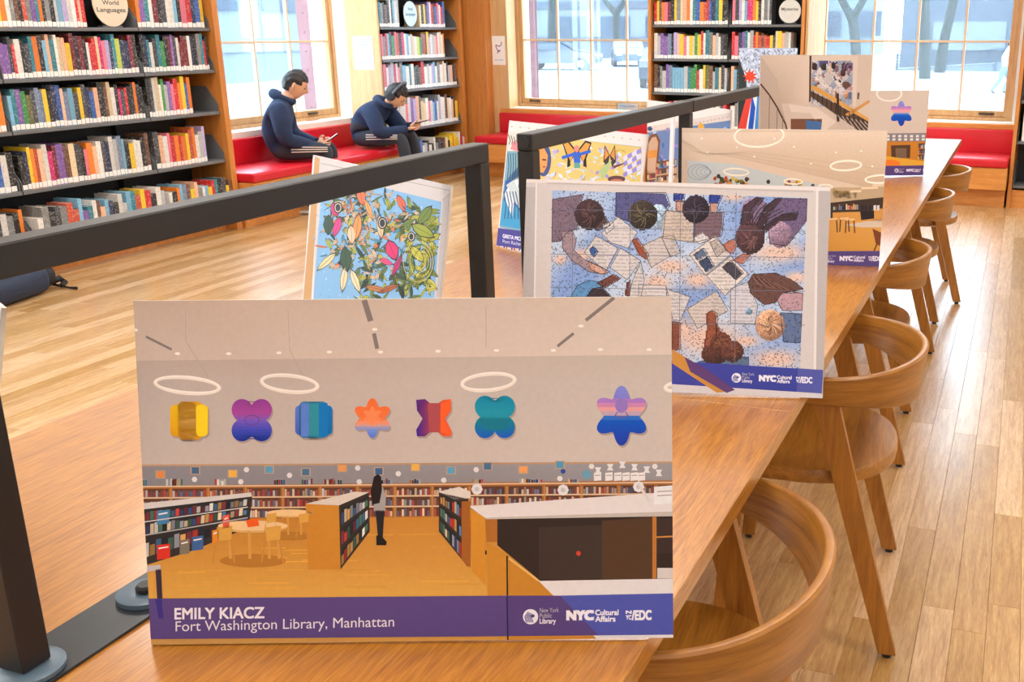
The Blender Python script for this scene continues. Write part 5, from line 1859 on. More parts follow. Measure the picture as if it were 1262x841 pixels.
b.uv([(0, 0), (1, 0), (1, .14), (0, .14)], (84, 70, 124), 12)
b.finish('upright board with staircase photo, tallest on the right side of the rail')

# ---- far board with blue star relief
b = Board((-0.958, 4.930), (-0.424, 5.212), 0.404, ink=1.1, z=0.7448)
zf = zoomf(820, 50, 2.9)
b.uv([(0, 0), (1, 0), (1, 1), (0, 1)], (206, 192, 176), 0)
b.ring(800, 190, 44, 26, 6, (240, 230, 214), 3, tf=zf)
pts = [zf(x, y) for x, y in flower(843, 261, 45, 6, 0.37, -PI / 2, sx=.93, pw=.8)]
petal(b, None, pts, ST, 5)
b.poly([(500, 336), (945, 330), (945, 362), (500, 362)], (134, 130, 132), 3, tf=zf)
for k in range(14):
    x = 790 + (k % 7) * 21
    y = 342 + (k // 7) * 12
    b.poly([(x, y - 4), (x + 11, y - 5), (x + 11, y + 4), (x, y + 4)], (224, 220, 214), 4, tf=zf)
b.poly([(500, 362), (945, 360), (945, 450), (500, 450)], (198, 128, 44), 3, tf=zf)
b.poly([(806, 375), (876, 373), (874, 420), (808, 420)], (84, 58, 40), 4, tf=zf)
b.poly([(822, 385), (862, 385), (862, 420), (824, 420)], (120, 96, 76), 5, tf=zf)
for j in range(3):
    b.books((904, 368 + j * 20), (938, 367 + j * 20), (938, 384 + j * 20), (904, 385 + j * 20), 8, 5, (90, 56, 34), tf=zf)
b.poly([(780, 412), (945, 434), (945, 460), (500, 460), (500, 420)], (222, 168, 56), 6, tf=zf)
b.ell(806, 440, 34, 14, (232, 128, 40), 7, tf=zf)
b.poly([(500, 452), (945, 446), (945, 482), (500, 488)], (84, 64, 124), 8, tf=zf)
b.poly([(500, 488), (945, 482), (945, 500), (500, 500)], (176, 70, 50), 8, tf=zf)
logos(b, 820 + 826 / 2.9, 50 + 465 / 2.9, 2.6, (226, 220, 232), 9, -0.01)
b.finish('small far board with blue star relief and purple banner, nearest the far table end')

# ---- upright board with mosaic sun and stripes
b = Board((-1.297, 4.95), (-1.030, 5.02), 0.601, ink=1.1)
zf = zoomf(820, 50, 2.9)
b.uv([(0, 0), (1, 0), (1, 1), (0, 1)], (176, 190, 212), 0)
rj = random.Random(17)
b.grid([(262, 30), (474, 30), (474, 340), (235, 340)], 40, 54, lambda a, c: dk((184, 198, 220), rj.choice([.7, .9, 1, 1, 1.1, 1.14])), 1, tf=zf)
b.poly([(262, 60), (290, 140), (290, 330), (235, 330), (250, 160)], (50, 60, 60), 3, tf=zf)
b.poly([(296, 180), (310, 200), (285, 330), (255, 330)], (214, 70, 60), 4, tf=zf)
b.poly([(250, 110), (262, 80), (258, 330), (232, 330)], (226, 224, 220), 4, tf=zf)
b.poly([(290, 200), (330, 190), (336, 330), (280, 330)], (236, 234, 234), 3, tf=zf)
b.poly([(310, 195), (322, 240), (312, 330), (294, 330)], (40, 90, 190), 5, tf=zf)
b.poly([(330, 180), (346, 250), (340, 330), (318, 330)], (60, 150, 220), 5, tf=zf)
pts = []
for k in range(18):
    a = 2 * PI * k / 18
    r = 27 if k % 2 else 14
    pts.append((303 + r * math.cos(a), 128 + r * math.sin(a)))
b.poly(pts, (226, 76, 50), 6, tf=zf)
b.finish('upright board with red sunburst and blue stripes at far left of rail')

# ---- board cut by the left edge of the picture
b = Board((-1.585, 0.985), (-1.074, 0.714), 0.398, tilt=0.226)
b.uv([(0, 0), (1, 0), (1, 1), (0, 1)], (222, 216, 208), 0)
b.uv([(.06, .2), (.94, .2), (.94, .92), (.06, .92)], (150, 170, 180), 1)
b.uv([(0, 0), (1, 0), (1, .13), (0, .13)], (84, 70, 130), 2)
b.finish('pale board at the left edge, just inside the frame behind the near rail')


# ------------------------------------------------------------------ people
def skin_geo(verts, edges, radii, root=0, sub=2):
    me = bpy.data.meshes.new('skeleton')
    me.from_pydata([tuple(v) for v in verts], edges, [])
    ob = link('skeleton', me)
    sk = ob.modifiers.new('skin', 'SKIN')
    sk.use_smooth_shade = True
    sk.branch_smoothing = 0.6
    sd = me.skin_vertices[0].data
    for i, r in enumerate(radii):
        r = r if hasattr(r, '__len__') else (r, r)
        sd[i].radius = r
        sd[i].use_root = (i == root)
    ss = ob.modifiers.new('sub', 'SUBSURF')
    ss.levels = sub
    ss.render_levels = sub
    bpy.context.view_layer.update()
    ev = ob.evaluated_get(bpy.context.evaluated_depsgraph_get())
    m2 = ev.to_mesh()
    v = [p.co.copy() for p in m2.vertices]
    f = [tuple(p.vertices) for p in m2.polygons]
    ev.to_mesh_clear()
    bpy.data.objects.remove(ob)
    bpy.data.meshes.remove(me)
    return v, f


def seg_dist(p, a, b):
    d = b - a
    t = max(0, min(1, (p - a).dot(d) / max(1e-9, d.dot(d))))
    return (p - (a + d * t)).length


def hand_geo(wrist, palm_dir, curl_dir, side, size=1.0):
    """palm and five fingers: palm_dir towards the knuckles, curl_dir the way the fingers bend, side towards the thumb"""
    d, c, s = Vector(palm_dir).normalized(), Vector(curl_dir).normalized(), Vector(side).normalized()
    out = []
    k = size
    pv = [Vector(wrist), Vector(wrist) + d * 0.04 * k, Vector(wrist) + d * 0.078 * k]
    out.append(skin_geo(pv, [(0, 1), (1, 2)], [(0.024 * k, 0.018 * k), (0.034 * k, 0.015 * k), (0.034 * k, 0.013 * k)], 0, 1))
    for i, (o, L) in enumerate(((0.027, 0.062), (0.009, 0.070), (-0.009, 0.066), (-0.026, 0.052))):
        b0 = Vector(wrist) + d * 0.07 * k + s * o * k
        a1 = b0 + d * L * .42 * k + c * 0.012 * k
        a2 = a1 + (d * .5 + c * .85).normalized() * L * .34 * k
        a3 = a2 + (c * 1.0 - d * .15).normalized() * L * .26 * k
        out.append(skin_geo([b0, a1, a2, a3], [(0, 1), (1, 2), (2, 3)], [0.0092 * k, 0.0088 * k, 0.008 * k, 0.0066 * k], 0, 1))
    t0 = Vector(wrist) + d * 0.022 * k + s * 0.02 * k
    t1 = t0 + (d * .6 + s * .8).normalized() * 0.035 * k
    t2 = t1 + (d * .9 + s * .15 + c * .45).normalized() * 0.03 * k
    out.append(skin_geo([t0, t1, t2], [(0, 1), (1, 2)], [0.012 * k, 0.0105 * k, 0.008 * k], 0, 1))
    return out


def head_matrix(c, fwd, tilt_side=0.0):
    f = Vector(fwd).normalized()
    up = Vector((0, 0, 1))
    l = up.cross(f).normalized()
    u = f.cross(l).normalized()
    if tilt_side:
        l2 = (l + u * tilt_side).normalized()
        u = f.cross(l2).normalized()
        l = l2
    return Matrix(((f.x, l.x, u.x, c[0]), (f.y, l.y, u.y, c[1]), (f.z, l.z, u.z, c[2]), (0, 0, 0, 1)))


def head_geo(mb, M, k, mi_skin, mi_dark, mi_lip):
    """face looks along local +x"""
    def shape(p):
        x, y, z = p
        if x > 0:
            jaw = max(0, -z / 0.115)
            y *= 1 - 0.30 * jaw
            x *= 1 - 0.10 * jaw
            # brow, eye sockets, nose, lips, chin
            x += 0.006 * math.exp(-((z - 0.028) / 0.012) ** 2) * math.exp(-(y / 0.05) ** 2)
            x -= 0.008 * math.exp(-((z - 0.006) / 0.014) ** 2) * (math.exp(-((abs(y) - 0.03) / 0.014) ** 2))
            x += 0.022 * math.exp(-((z + 0.022) / 0.016) ** 2) * math.exp(-(y / 0.012) ** 2)
            x += 0.012 * math.exp(-((z - 0.0) / 0.018) ** 2) * math.exp(-(y / 0.010) ** 2)
            x += 0.006 * math.exp(-((z + 0.058) / 0.010) ** 2) * math.exp(-(y / 0.022) ** 2)
            x += 0.007 * math.exp(-((z + 0.092) / 0.014) ** 2) * math.exp(-(y / 0.025) ** 2)
        else:
            x *= 1.08
            if z < -0.03:
                x *= 1 - 0.5 * min(1, (-z - 0.03) / 0.08)
                y *= 1 - 0.25 * min(1, (-z - 0.03) / 0.08)
        return Vector((x, y, z)) * k
    o = MB(M)
    o.sphere((0, 0, 0), (0.088, 0.074, 0.115), 28, mi_skin, shape)
    for s in (-1, 1):
        o.sphere((-0.008 * k, s * 0.074 * k, -0.008 * k), (0.018 * k, 0.008 * k, 0.031 * k), 10, mi_skin)
        o.sphere((0.076 * k, s * 0.029 * k, 0.006 * k), (0.007 * k, 0.012 * k, 0.0055 * k), 8, mi_dark)
        o.sphere((0.085 * k, s * 0.030 * k, 0.027 * k), (0.005 * k, 0.017 * k, 0.0035 * k), 8, mi_dark)
    o.sphere((0.088 * k, 0, -0.056 * k), (0.004 * k, 0.019 * k, 0.005 * k), 8, mi_lip)
    mb.v_extend(o)


def _ve(s, o):
    n = len(s.v)
    s.v += o.v
    s.f += [tuple(i + n for i in f) for f in o.f]
    s.m += o.m


MB.v_extend = _ve


def hair_geo(M, k, rnd, fringe=0.05):
    mb = MB(M)
    bm = bmesh.new()
    bmesh.ops.create_uvsphere(bm, u_segments=48, v_segments=36, radius=1)
    kill = []
    for w in bm.verts:
        x, y, z = w.co
        p = Vector((x * 0.094 * (1.1 if x < 0 else 1), y * 0.081, z * 0.121 + 0.006))
        lim = fringe if p.x > 0.05 else (0.012 if p.x > 0.005 else (-0.03 if p.x > -0.03 else -0.07))
        if p.z < lim:
            kill.append(w)
        w.co = p * k
    bmesh.ops.delete(bm, geom=kill, context='VERTS')
    for w in bm.verts:
        q = w.co / k
        n_ = 0.004 * math.sin(q.y * 190 + q.z * 60) + 0.003 * math.sin(q.x * 230 - q.y * 90) + rnd.uniform(-.002, .002)
        w.co += w.co.normalized() * n_ * k
    # thickness
    r = bmesh.ops.solidify(bm, geom=bm.faces[:], thickness=0.012 * k)
    mb.bm(bm)
    return mb


SKINM = mat('skin_light', (222, 170, 140), 0.5, 0, 0.04, 20)
LIPM = mat('lips', (190, 116, 106), 0.5)
DARKM = mat('dark_eye', (30, 22, 20), 0.4)
HAIRM = mat('dark_hair', (34, 28, 28), 0.5, 0, 0.25, 60)
NAVY = mat('navy_fleece', (30, 46, 78), 0.9, 0, 0.4, 11, bump=0.5)
CHAR = mat('charcoal_fleece', (52, 58, 72), 0.9, 0, 0.2, 14, bump=0.15)
TROU = mat('dark_track_trousers', (44, 48, 58), 0.85, 0, 0.2, 12, bump=0.1)
SHOE = mat('black_shoe', (28, 28, 30), 0.5)
SOLE = mat('white_sole', (222, 220, 214), 0.6)
STRIPE = mat('white_stripe', (226, 214, 206), 0.7)


def person(J, label, sleeve, fwd, head_c, head_fwd, hands, k=1.0, hood=True, stripes=True, top=None, trou=None, rnd=random.Random(1), head_tilt=0.0, shoe_white=False):
    """J: named joints in world space; one continuous body, clothing by region"""
    names = list(J)
    P = {n: Vector(J[n]) for n in names}
    base = Vector((P['pelvis'].x, P['pelvis'].y, min(P[n].z for n in names) - 0.03))
    root = thing('person', base, label=label, cat='person')
    E = [('pelvis', 'belly'), ('belly', 'chest'), ('chest', 'neck'), ('neck', 'skull')]
    for s in 'lr':
        E += [('chest', 'sh_' + s), ('sh_' + s, 'el_' + s), ('el_' + s, 'wr_' + s), ('pelvis', 'hip_' + s), ('hip_' + s, 'kn_' + s), ('kn_' + s, 'an_' + s), ('an_' + s, 'toe_' + s)]
    R = {'pelvis': (.15, .14), 'belly': (.178, .168), 'chest': (.178, .165), 'neck': (.068, .07), 'skull': (.056, .056)}
    if not hood:
        R.update({'pelvis': (.13, .11), 'belly': (.13, .11), 'chest': (.145, .115)})
    for s in 'lr':
        R.update({'sh_' + s: .098, 'el_' + s: .074, 'wr_' + s: .038, 'hip_' + s: .092, 'kn_' + s: .066, 'an_' + s: .043, 'toe_' + s: .034})
    # extra joints half way along the limbs keep the taper even
    V, idx, rad = [], {}, []
    for n in names:
        idx[n] = len(V)
        V.append(P[n])
        r = R[n]
        rad.append(tuple(x * k for x in r) if hasattr(r, '__len__') else (r * k, r * k))
    ed = []
    for a, c in E:
        if a[:2] in ('sh', 'el', 'hi', 'kn'):
            m_ = len(V)
            V.append((P[a] + P[c]) / 2)
            ra, rc = rad[idx[a]], rad[idx[c]]
            q = 1.06 if a[:2] in ('hi', 'kn') else 1.03
            rad.append(((ra[0] + rc[0]) / 2 * q, (ra[1] + rc[1]) / 2 * q))
            ed += [(idx[a], m_), (m_, idx[c])]
        else:
            ed.append((idx[a], idx[c]))
    v, f = skin_geo(V, ed, rad, idx['pelvis'], 2)
    # region of each face -> material: 0 skin 1 top 2 trousers 3 shoe
    reg = {('neck', 'skull'): 0, ('chest', 'neck'): 1}
    segs = []
    for a, c in E:
        t = 1
        if a[:3] in ('hip', 'kn_') or c[:3] == 'hip':
            t = 2
        if a[:2] == 'an':
            t = 3
        if a == 'neck':
            t = 0
        segs.append((P[a], P[c], t))
    mb = MB()
    mb.v = [tuple(p) for p in v]
    for fc in f:
        c = sum((v[i] for i in fc), Vector()) / len(fc)
        t = min(segs, key=lambda s_: seg_dist(c, s_[0], s_[1]))[2]
        if t == 2 and c.z > P['pelvis'].z - 0.02 and (c - P['pelvis']).length < 0.17:
            t = 1
        mb.f.append(fc)
        mb.m.append(t)
    HM = head_matrix(head_c, head_fwd, head_tilt)
    head_geo(mb, HM, k, 0, 4, 5)
    for (w, pd, cdir, sd) in hands:
        for hv, hf in hand_geo(w, pd, cdir, sd, k):
            mb.add(hv, hf, 0)
    body = part('body', mb, [SKINM, top or NAVY, trou or TROU, SHOE, DARKM, LIPM], root, sm=80)
    part('hair', hair_geo(HM, k, rnd), HAIRM, root, sm=60)
    fw = Vector(fwd).normalized()
    if hood:
        nk = P['neck']
        left = Vector((0, 0, 1)).cross(fw)
        pts, rs = [], []
        for i in range(15):
            a = math.radians(-150 + i * 300 / 14)
            q = nk - fw * (0.02 + math.cos(a) * 0.075) * k + left * math.sin(a) * 0.088 * k
            q.z += 0.0 + 0.035 * math.cos(a)
            pts.append(q)
            rs.append((0.028 + 0.016 * max(0, math.cos(a)) ** 1.5) * k)
        part('hood', MB().tube(pts, rs, 12), top or NAVY, root, sm=60)
    for s in 'lr':
        # cuffs and shoe soles
        d = (P['wr_' + s] - P['el_' + s]).normalized()
        part('cuff', MB().tube([P['wr_' + s] - d * 0.035, P['wr_' + s] - d * 0.005], [0.042 * k, 0.039 * k], 12), top or NAVY, root, sm=50)
        a, t = P['an_' + s], P['toe_' + s]
        d = (t - a)
        d.z = 0
        d.normalize()
        g = MB()
        n_ = Vector((-d.y, d.x, 0))
        pl = [(-.07, -.03), (-.07, .03), (.06, .042), (.14, .034), (.165, 0), (.14, -.034), (.06, -.042)]
        z0 = min(a.z, t.z) - 0.042
        g.prism(pl, z0 - 0.006, z0 + 0.014, lambda p, q, h: tuple(Vector((a.x, a.y, 0)) + d * p * k + n_ * q * k + Vector((0, 0, h))))
        part('shoe_sole', g, SOLE, root)
        if stripes:
            for j in range(3):
                left = Vector((0, 0, 1)).cross(fw) * (1 if s == 'l' else -1)
                off = left * 0.0
                h, kn, an = P['hip_' + s], P['kn_' + s], P['an_' + s]
                ax = (kn - h).normalized()
                out = (left - ax * left.dot(ax)).normalized()
                upv = ax.cross(out)
                if upv.z < 0:
                    upv = -upv
                pts = []
                for t_ in (0.28, 0.45, 0.6, 0.85, 0.97):
                    r_ = (0.092 + (0.066 - 0.092) * t_) * 1.08 * k
                    ang = math.radians(10 + (j - 1) * 13)
                    pts.append(h + (kn - h) * t_ + out * r_ * math.cos(ang) + upv * r_ * math.sin(ang))
                part('side_stripe', MB().tube(pts, 0.0042 * k, 6), STRIPE, root)
    return root, HM


def phone(c, d, up, label):
    """handset centred at c, long axis d, screen facing up"""
    d, u = Vector(d).normalized(), Vector(up).normalized()
    s = d.cross(u).normalized()
    u = s.cross(d).normalized()
    M = Matrix(((d.x, s.x, u.x, c[0]), (d.y, s.y, u.y, c[1]), (d.z, s.z, u.z, c[2]), (0, 0, 0, 1)))
    t = thing('phone', c, label=label, cat='phone')
    part('case', MB(M).box(-.075, .075, -.036, .036, -.005, .004, bev=0.003), mat('phone_black', (30, 30, 34), 0.3), t)
    part('screen', MB(M).box(-.07, .07, -.032, .032, .0042, .005), emit('phone_screen', (0.75, 0.82, 0.9), 0.5), t)


# first boy: sits upright, looking down at the phone in both hands
F1 = Vector((0.82, 0.57, 0))
S1 = Vector((-0.57, 0.82, 0))      # his left
c1 = Vector((-5.66, 6.90, 0.0))


def q1(f, s, z):
    p = c1 + F1 * f + S1 * s
    return (p.x, p.y, z)


J1 = {'pelvis': q1(0, 0, .525), 'belly': q1(.02, 0, .64), 'chest': q1(.085, 0, .79), 'neck': q1(.15, 0, .905), 'skull': q1(.19, 0, .965),
      'sh_l': q1(.10, .155, .83), 'el_l': q1(.14, .215, .60), 'wr_l': q1(.345, .07, .545), 'sh_r': q1(.10, -.155, .83), 'el_r': q1(.12, -.225, .60), 'wr_r': q1(.34, -.06, .53),
      'hip_l': q1(.05, .095, .505), 'kn_l': q1(.46, .13, .50), 'an_l': q1(.40, .16, .09), 'toe_l': q1(.54, .18, .055),
      'hip_r': q1(.05, -.095, .505), 'kn_r': q1(.45, -.12, .50), 'an_r': q1(.22, -.15, .09), 'toe_r': q1(.36, -.17, .055)}
H1 = [(J1['wr_l'], F1 * .8 - S1 * .25 + Vector((0, 0, .1)), -S1 * .7 + F1 * .2, Vector((0, 0, 1))), (J1['wr_r'], F1 * .8 + S1 * .25 + Vector((0, 0, .1)), S1 * .7 + F1 * .2, Vector((0, 0, 1)))]
person(J1, 'person in a navy hoodie and striped track trousers looking down at a phone', None, F1, q1(.225, 0, 1.005), F1 * .9 - Vector((0, 0, .42)), H1, 0.98)
ph1 = q1(.455, 0.005, .575)
phone(ph1, F1 * .75 + Vector((0, 0, .5)), -F1 * .5 + Vector((0, 0, .8)), 'black phone held in both hands by the upright seated person')

# second boy: bent over his knees, headphones on
F2 = Vector((0.975, 0.22, 0)).normalized()
S2 = Vector((-F2.y, F2.x, 0))
c2 = Vector((-5.62, 8.0, 0.0))


def q2(f, s, z):
    p = c2 + F2 * f + S2 * s
    return (p.x, p.y, z)


J2 = {'pelvis': q2(0, 0, .525), 'belly': q2(.07, 0, .635), 'chest': q2(.20, .0, .745), 'neck': q2(.31, .01, .80), 'skull': q2(.35, .015, .825),
      'sh_l': q2(.21, .165, .755), 'el_l': q2(.36, .20, .555), 'wr_l': q2(.50, .06, .60), 'sh_r': q2(.21, -.155, .755), 'el_r': q2(.30, -.21, .545), 'wr_r': q2(.49, -.05, .585),
      'hip_l': q2(.05, .10, .505), 'kn_l': q2(.47, .14, .515), 'an_l': q2(.50, .16, .09), 'toe_l': q2(.64, .18, .055),
      'hip_r': q2(.05, -.10, .505), 'kn_r': q2(.46, -.12, .515), 'an_r': q2(.52, -.12, .09), 'toe_r': q2(.66, -.13, .055)}
H2 = [(J2['wr_l'], F2 * .8 - S2 * .3 + Vector((0, 0, .15)), -S2 * .7 + Vector((0, 0, .4)), F2 * .4 + Vector((0, 0, 1))), (J2['wr_r'], F2 * .8 + S2 * .3 + Vector((0, 0, .15)), S2 * .7 + Vector((0, 0, .4)), F2 * .4 + Vector((0, 0, 1)))]
_, HM2 = person(J2, 'person with headphones and navy hoodie hunched over a phone beside bookshelves', None, F2, q2(.385, .015, .865), F2 * .74 - Vector((0, 0, .66)), H2, 0.98)
phone(q2(.60, 0, .645), F2 * .9 + Vector((0, 0, .2)), -F2 * .2 + Vector((0, 0, .9)), 'phone held by the hunched person with headphones')
hp = thing('headphones', HM2.to_translation() + Vector((0, 0, -.03)), label='grey over-ear headphones worn by the hunched person', cat='headphones')
HPM = mat('headphone_grey', (86, 94, 104), 0.4)
pts = []
for i in range(17):
    a = math.radians(-8 + 196 * i / 16)
    pts.append((-0.012, 0.101 * math.cos(a), 0.012 + 0.137 * math.sin(a)))
part('headband', MB(HM2).tube(pts, 0.011, 8), HPM, hp, sm=60)
for s in (-1, 1):
    e = part('ear_cup', MB(HM2).tube([(-0.012, s * 0.086, -0.008), (-0.012, s * 0.100, -0.008), (-0.012, s * 0.118, -0.008)], [0.036, 0.040, 0.030], 20), mat('headphone_dark', (40, 44, 50), 0.4), hp, sm=50)
    part('ear_pad', MB(HM2).tube([(-0.012, s * 0.079, -0.008), (-0.012, s * 0.0855, -0.008)], 0.037, 20), mat('pad_black', (24, 24, 26), 0.7), e, sm=50)

# ------------------------------------------------------------------ backpack on the floor at the left
bp = thing('backpack', (-5.25, 4.05, 0), label='black and navy backpack slumped on the floor at the left edge', cat='bag')
BLK = mat('black_nylon', (24, 24, 28), 0.7, 0, 0.2, 30, bump=0.1)
NVY = mat('navy_nylon', (34, 46, 70), 0.7, 0, 0.2, 30, bump=0.1)


RB = Matrix.Translation((-5.185, 4.06, 0.005)) @ Matrix.Rotation(math.radians(12), 4, 'Z')
part('bag_body', MB(RB).box(-.14, .14, -.30, .16, 0.0, .15, bev=0.055, seg=4), NVY, bp, sm=60)
part('front_pocket', MB(RB).box(-.115, .115, -.24, .02, .15, .20, bev=0.022, seg=3), BLK, bp, sm=60)
part('zip', MB(RB).tube([(-.10, -.20, .20), (-.105, -.02, .20), (0, .015, .20), (.105, -.02, .20), (.10, -.20, .20)], .004, 6), mat('zip_grey', (96, 98, 104), 0.4, 0.4), bp, sm=60)
part('bag_top', MB(RB).box(-.12, .12, .08, .235, .02, .135, bev=0.045, seg=4), BLK, bp, sm=60)
m = MB(RB)
m.tube([(-.04, .20, .12), (-.03, .25, .15), (.03, .25, .15), (.04, .20, .12)], .011, 8)
part('carry_handle', m, BLK, bp, sm=60)
for sx in (-.07, .07):
    m = MB(RB)
    m.tube([(sx, .20, .03), (sx * 1.3, .27, .045), (sx * 1.6, .28, .02), (sx * 1.9, .22, .014)], [.018, .02, .018, .012], 8)
    part('shoulder_strap', m, BLK, bp, sm=60)
m = MB()
m.tube([(-5.17, 4.29, .03), (-5.15, 4.33, .010), (-5.11, 4.325, .010), (-5.05, 4.31, .010), (-5.0, 4.315, .010)], [.008, .008, .006, .006, .010], 6)
part('loose_strap', m, BLK, bp, sm=60)


# ------------------------------------------------------------------ shelf signs, wall notices, sill sign
def round_sign(M, r, lines, label, col):
    """disc in the local x/z plane facing -y"""
    t = thing('shelf_sign', M @ Vector((0, 0, -r)), label=label, cat='sign', group='round shelf signs')
    pts = [(r * math.cos(2 * PI * k / 40), r * math.sin(2 * PI * k / 40)) for k in range(40)]
    part('disc', MB(M).prism(pts, 0, 0.006, lambda a, c, h: (a, h, c)), col, t)
    part('stand', MB(M).box(-r * .55, r * .55, 0.006, 0.05, -r - 0.004, -r + 0.006), DARK_SHELF, t)
    for s, w, z, h, bold, c in lines:
        v, f, x0, x1 = text_geo(s, bold)
        k = w / (x1 - x0)
        m = MB(M)
        m.add([((p[0] - x0) * k - w / 2, -0.0006, z + p[1] * h / 0.7) for p in v], f)
        part('lettering', m, c, t)
    return t


INK = mat('sign_ink', (96, 92, 88), 0.7)
INKB = mat('sign_ink_blue', (60, 120, 160), 0.7)
CRM = mat('sign_cream', (222, 206, 184), 0.6, 0, 0.03)
PBL = mat('sign_pale_blue', (206, 232, 240), 0.6, 0, 0.03)
GRY = mat('sign_grey', (206, 204, 198), 0.6, 0, 0.03)
MS = Matrix.Rotation(PI / 2, 4, 'Z')
round_sign(Matrix.Translation((LX - 0.012, 5.295, 1.582)) @ MS, 0.137, [('World', .13, -.005, .026, .02, INK), ('Languages', .225, -.048, .026, .02, INK)], 'cream round sign reading World Languages on the left bookcase', CRM)
round_sign(Matrix.Translation((LX - 0.012, 8.765, 1.572)) @ MS, 0.112, [('World', .085, .03, .026, .02, INKB), ('Languages', .17, -.015, .026, .02, INKB)], 'pale blue round sign reading World Languages in the corner bookcase', PBL)
round_sign(BW @ Matrix.Translation((-1.675, 0.012, 1.582)), 0.098, [('Mysteries', .15, .006, .026, .02, INK)], 'grey round sign reading Mysteries on the back wall bookcase', GRY)

# notice beside the second boy
t = thing('notice', (-5.62, 8.19, 1.10), label='white notice sheet with small blue text on the panel behind the hunched person', cat='notice', group='white paper notices')
part('sheet', MB().box(-5.722, -5.515, 8.1925, 8.1945, 1.085, 1.375), PAPER, t)
INK2 = mat('notice_blue', (150, 180, 214), 0.7)
for i, (z, w) in enumerate(((1.345, .12), (1.325, .14), (1.305, .13), (1.275, .10), (1.15, .09), (1.135, .11))):
    part('text_line', MB().box(-5.62 - w / 2, -5.62 + w / 2, 8.1922, 8.1925, z - .004, z + .004), INK2, t)
part('emblem', MB().tube([(-5.62 + .022 * math.cos(a * .7), 8.1921, 1.215 + .026 * math.sin(a * .7)) for a in range(10)], .003, 5), INK2, t)
# leaflet by the back window
t = thing('notice', BW @ Vector((-4.84, 0.415, 1.1)), label='white leaflet with purple looped drawing on the panel left of the cars window', cat='notice', group='white paper notices')
part('sheet', MB(BW).box(-4.918, -4.765, 0.417, 0.419, 1.085, 1.37), PAPER, t)
pts = [(-4.86 + .03 * math.sin(a * .8) + .008 * a / 3, 0.4165, 1.20 + .013 * a * .8 + .02 * math.sin(a * 1.3)) for a in range(11)]
part('drawing', MB(BW).tube(pts, .0045, 5), mat('purple_ink', (120, 50, 120), 0.7), t)
part('text_line', MB(BW).box(-4.90, -4.79, 0.4164, 0.4168, 1.13, 1.136), INK2, t)
# small clear stand with a card on the ledge under the cars window
t = thing('acrylic_stand', BW @ Vector((-3.42, 0.52, 0.661)), label='clear acrylic card stand on the ledge under the cars window', cat='stand')
part('acrylic_sheet', MB(BW).box(-3.56, -3.32, 0.50, 0.506, 0.661, 0.735), ACRYLIC, t)
part('card', MB(BW).box(-3.55, -3.33, 0.508, 0.510, 0.663, 0.728), PAPER, t)
part('text_line', MB(BW).box(-3.53, -3.36, 0.4985, 0.4995, 0.70, 0.708), INK2, t)

# ------------------------------------------------------------------ outside
GZ = -0.6
PAVE = mat('pale_paving', (128, 134, 140), 0.8, 0, 0.14, 0.12)
tag(solo('ground', MB().box(-90, 60, -30, 120, GZ - 0.2, GZ), PAVE), kind='structure')
PINK = mat('pink_painted_steel', (116, 48, 56), 0.6, 0, 0.08, 4)


def column(x, y, w, label, cat='column'):
    t = thing('steel_column', (x, y, GZ), label=label, cat=cat)
    part('web', MB().box(x - w * .5, x + w * .5, y - w * .42, y + w * .42, GZ, 4.2), PINK, t)
    part('flange', MB().box(x - w * .62, x + w * .62, y - w * .5, y - w * .42, GZ, 4.2), PINK, t)
    part('flange', MB().box(x - w * .62, x + w * .62, y + w * .42, y + w * .5, GZ, 4.2), PINK, t)
    m = MB()
    for k in range(24):
        for d in (-.3, .3):
            m.sphere((x + d * w, y - w * .5, GZ + 0.3 + k * 0.19), 0.014, 6)
    part('rivet_row', m, PINK, t)


column(-7.0, 9.42, 0.24, 'pinkish riveted column outside the window beside the boys')
column(-5.30, 11.0, 0.085, 'pinkish riveted column outside the cars window at its left')

BLD = mat('pale_stucco', (96, 110, 124), 0.8, 0, 0.06, 0.4)
BLD2 = mat('blue_grey_stucco', (66, 76, 92), 0.8, 0, 0.08, 0.3)
BLD3 = mat('light_panel', (104, 114, 124), 0.8, 0, 0.05, 0.3)
WIN = mat('dark_window', (30, 52, 76), 0.3, 0, 0.1, 0.6)
FEN = mat('railing_blue_grey', (44, 60, 78), 0.6)


def building(name, x0, x1, y0, y1, z1, mt, wins, label, face='y'):
    t = thing(name, ((x0 + x1) / 2, (y0 + y1) / 2, GZ), label=label, cat='building')
    part('wall', MB().box(x0, x1, y0, y1, GZ, z1), mt, t)
    part('roof_edge', MB().box(x0 - .3, x1 + .3, y0 - .3, y1 + .3, z1, z1 + .4), BLD3, t)
    for (a0, a1, za, zb, mm) in wins:
        m = MB()
        if face == 'y':
            m.box(a0, a1, y0 - .12, y0 - .02, za, zb)
        else:
            m.box(x1 + .02, x1 + .12, a0, a1, za, zb)
        part('window_bay', m, mm, t)
    return t


# across the street on the left
building('street_building', -44, -30, 16, 60, 16, BLD, [(20 + k * 4.2, 22.8 + k * 4.2, 2.2 + j * 4.4, 4.8 + j * 4.4, WIN) for k in range(9) for j in range(3)] + [(18, 58, 0.6, 1.0, BLD3)], 'pale street building seen through the window beside the boys', 'x')
# far row of buildings behind the parked cars
building('brick_house', -58, -42, 84, 94, 14, BLD, [(-57 + k * 3.8, -54.6 + k * 3.8, 1.5 + j * 4, 4.2 + j * 4, WIN) for k in range(4) for j in range(3)], 'pale house far behind the parked cars')
building('garage_building', -41, -27, 84, 94, 12, BLD3, [(-38 + k * 4, -35.4 + k * 4, GZ, 2.6, WIN) for k in range(3)] + [(-40.5, -27.5, 3.2, 3.8, BLD2), (-33, -31, 4.4, 6.4, WIN)], 'pale garage building with blue doors behind the tree')
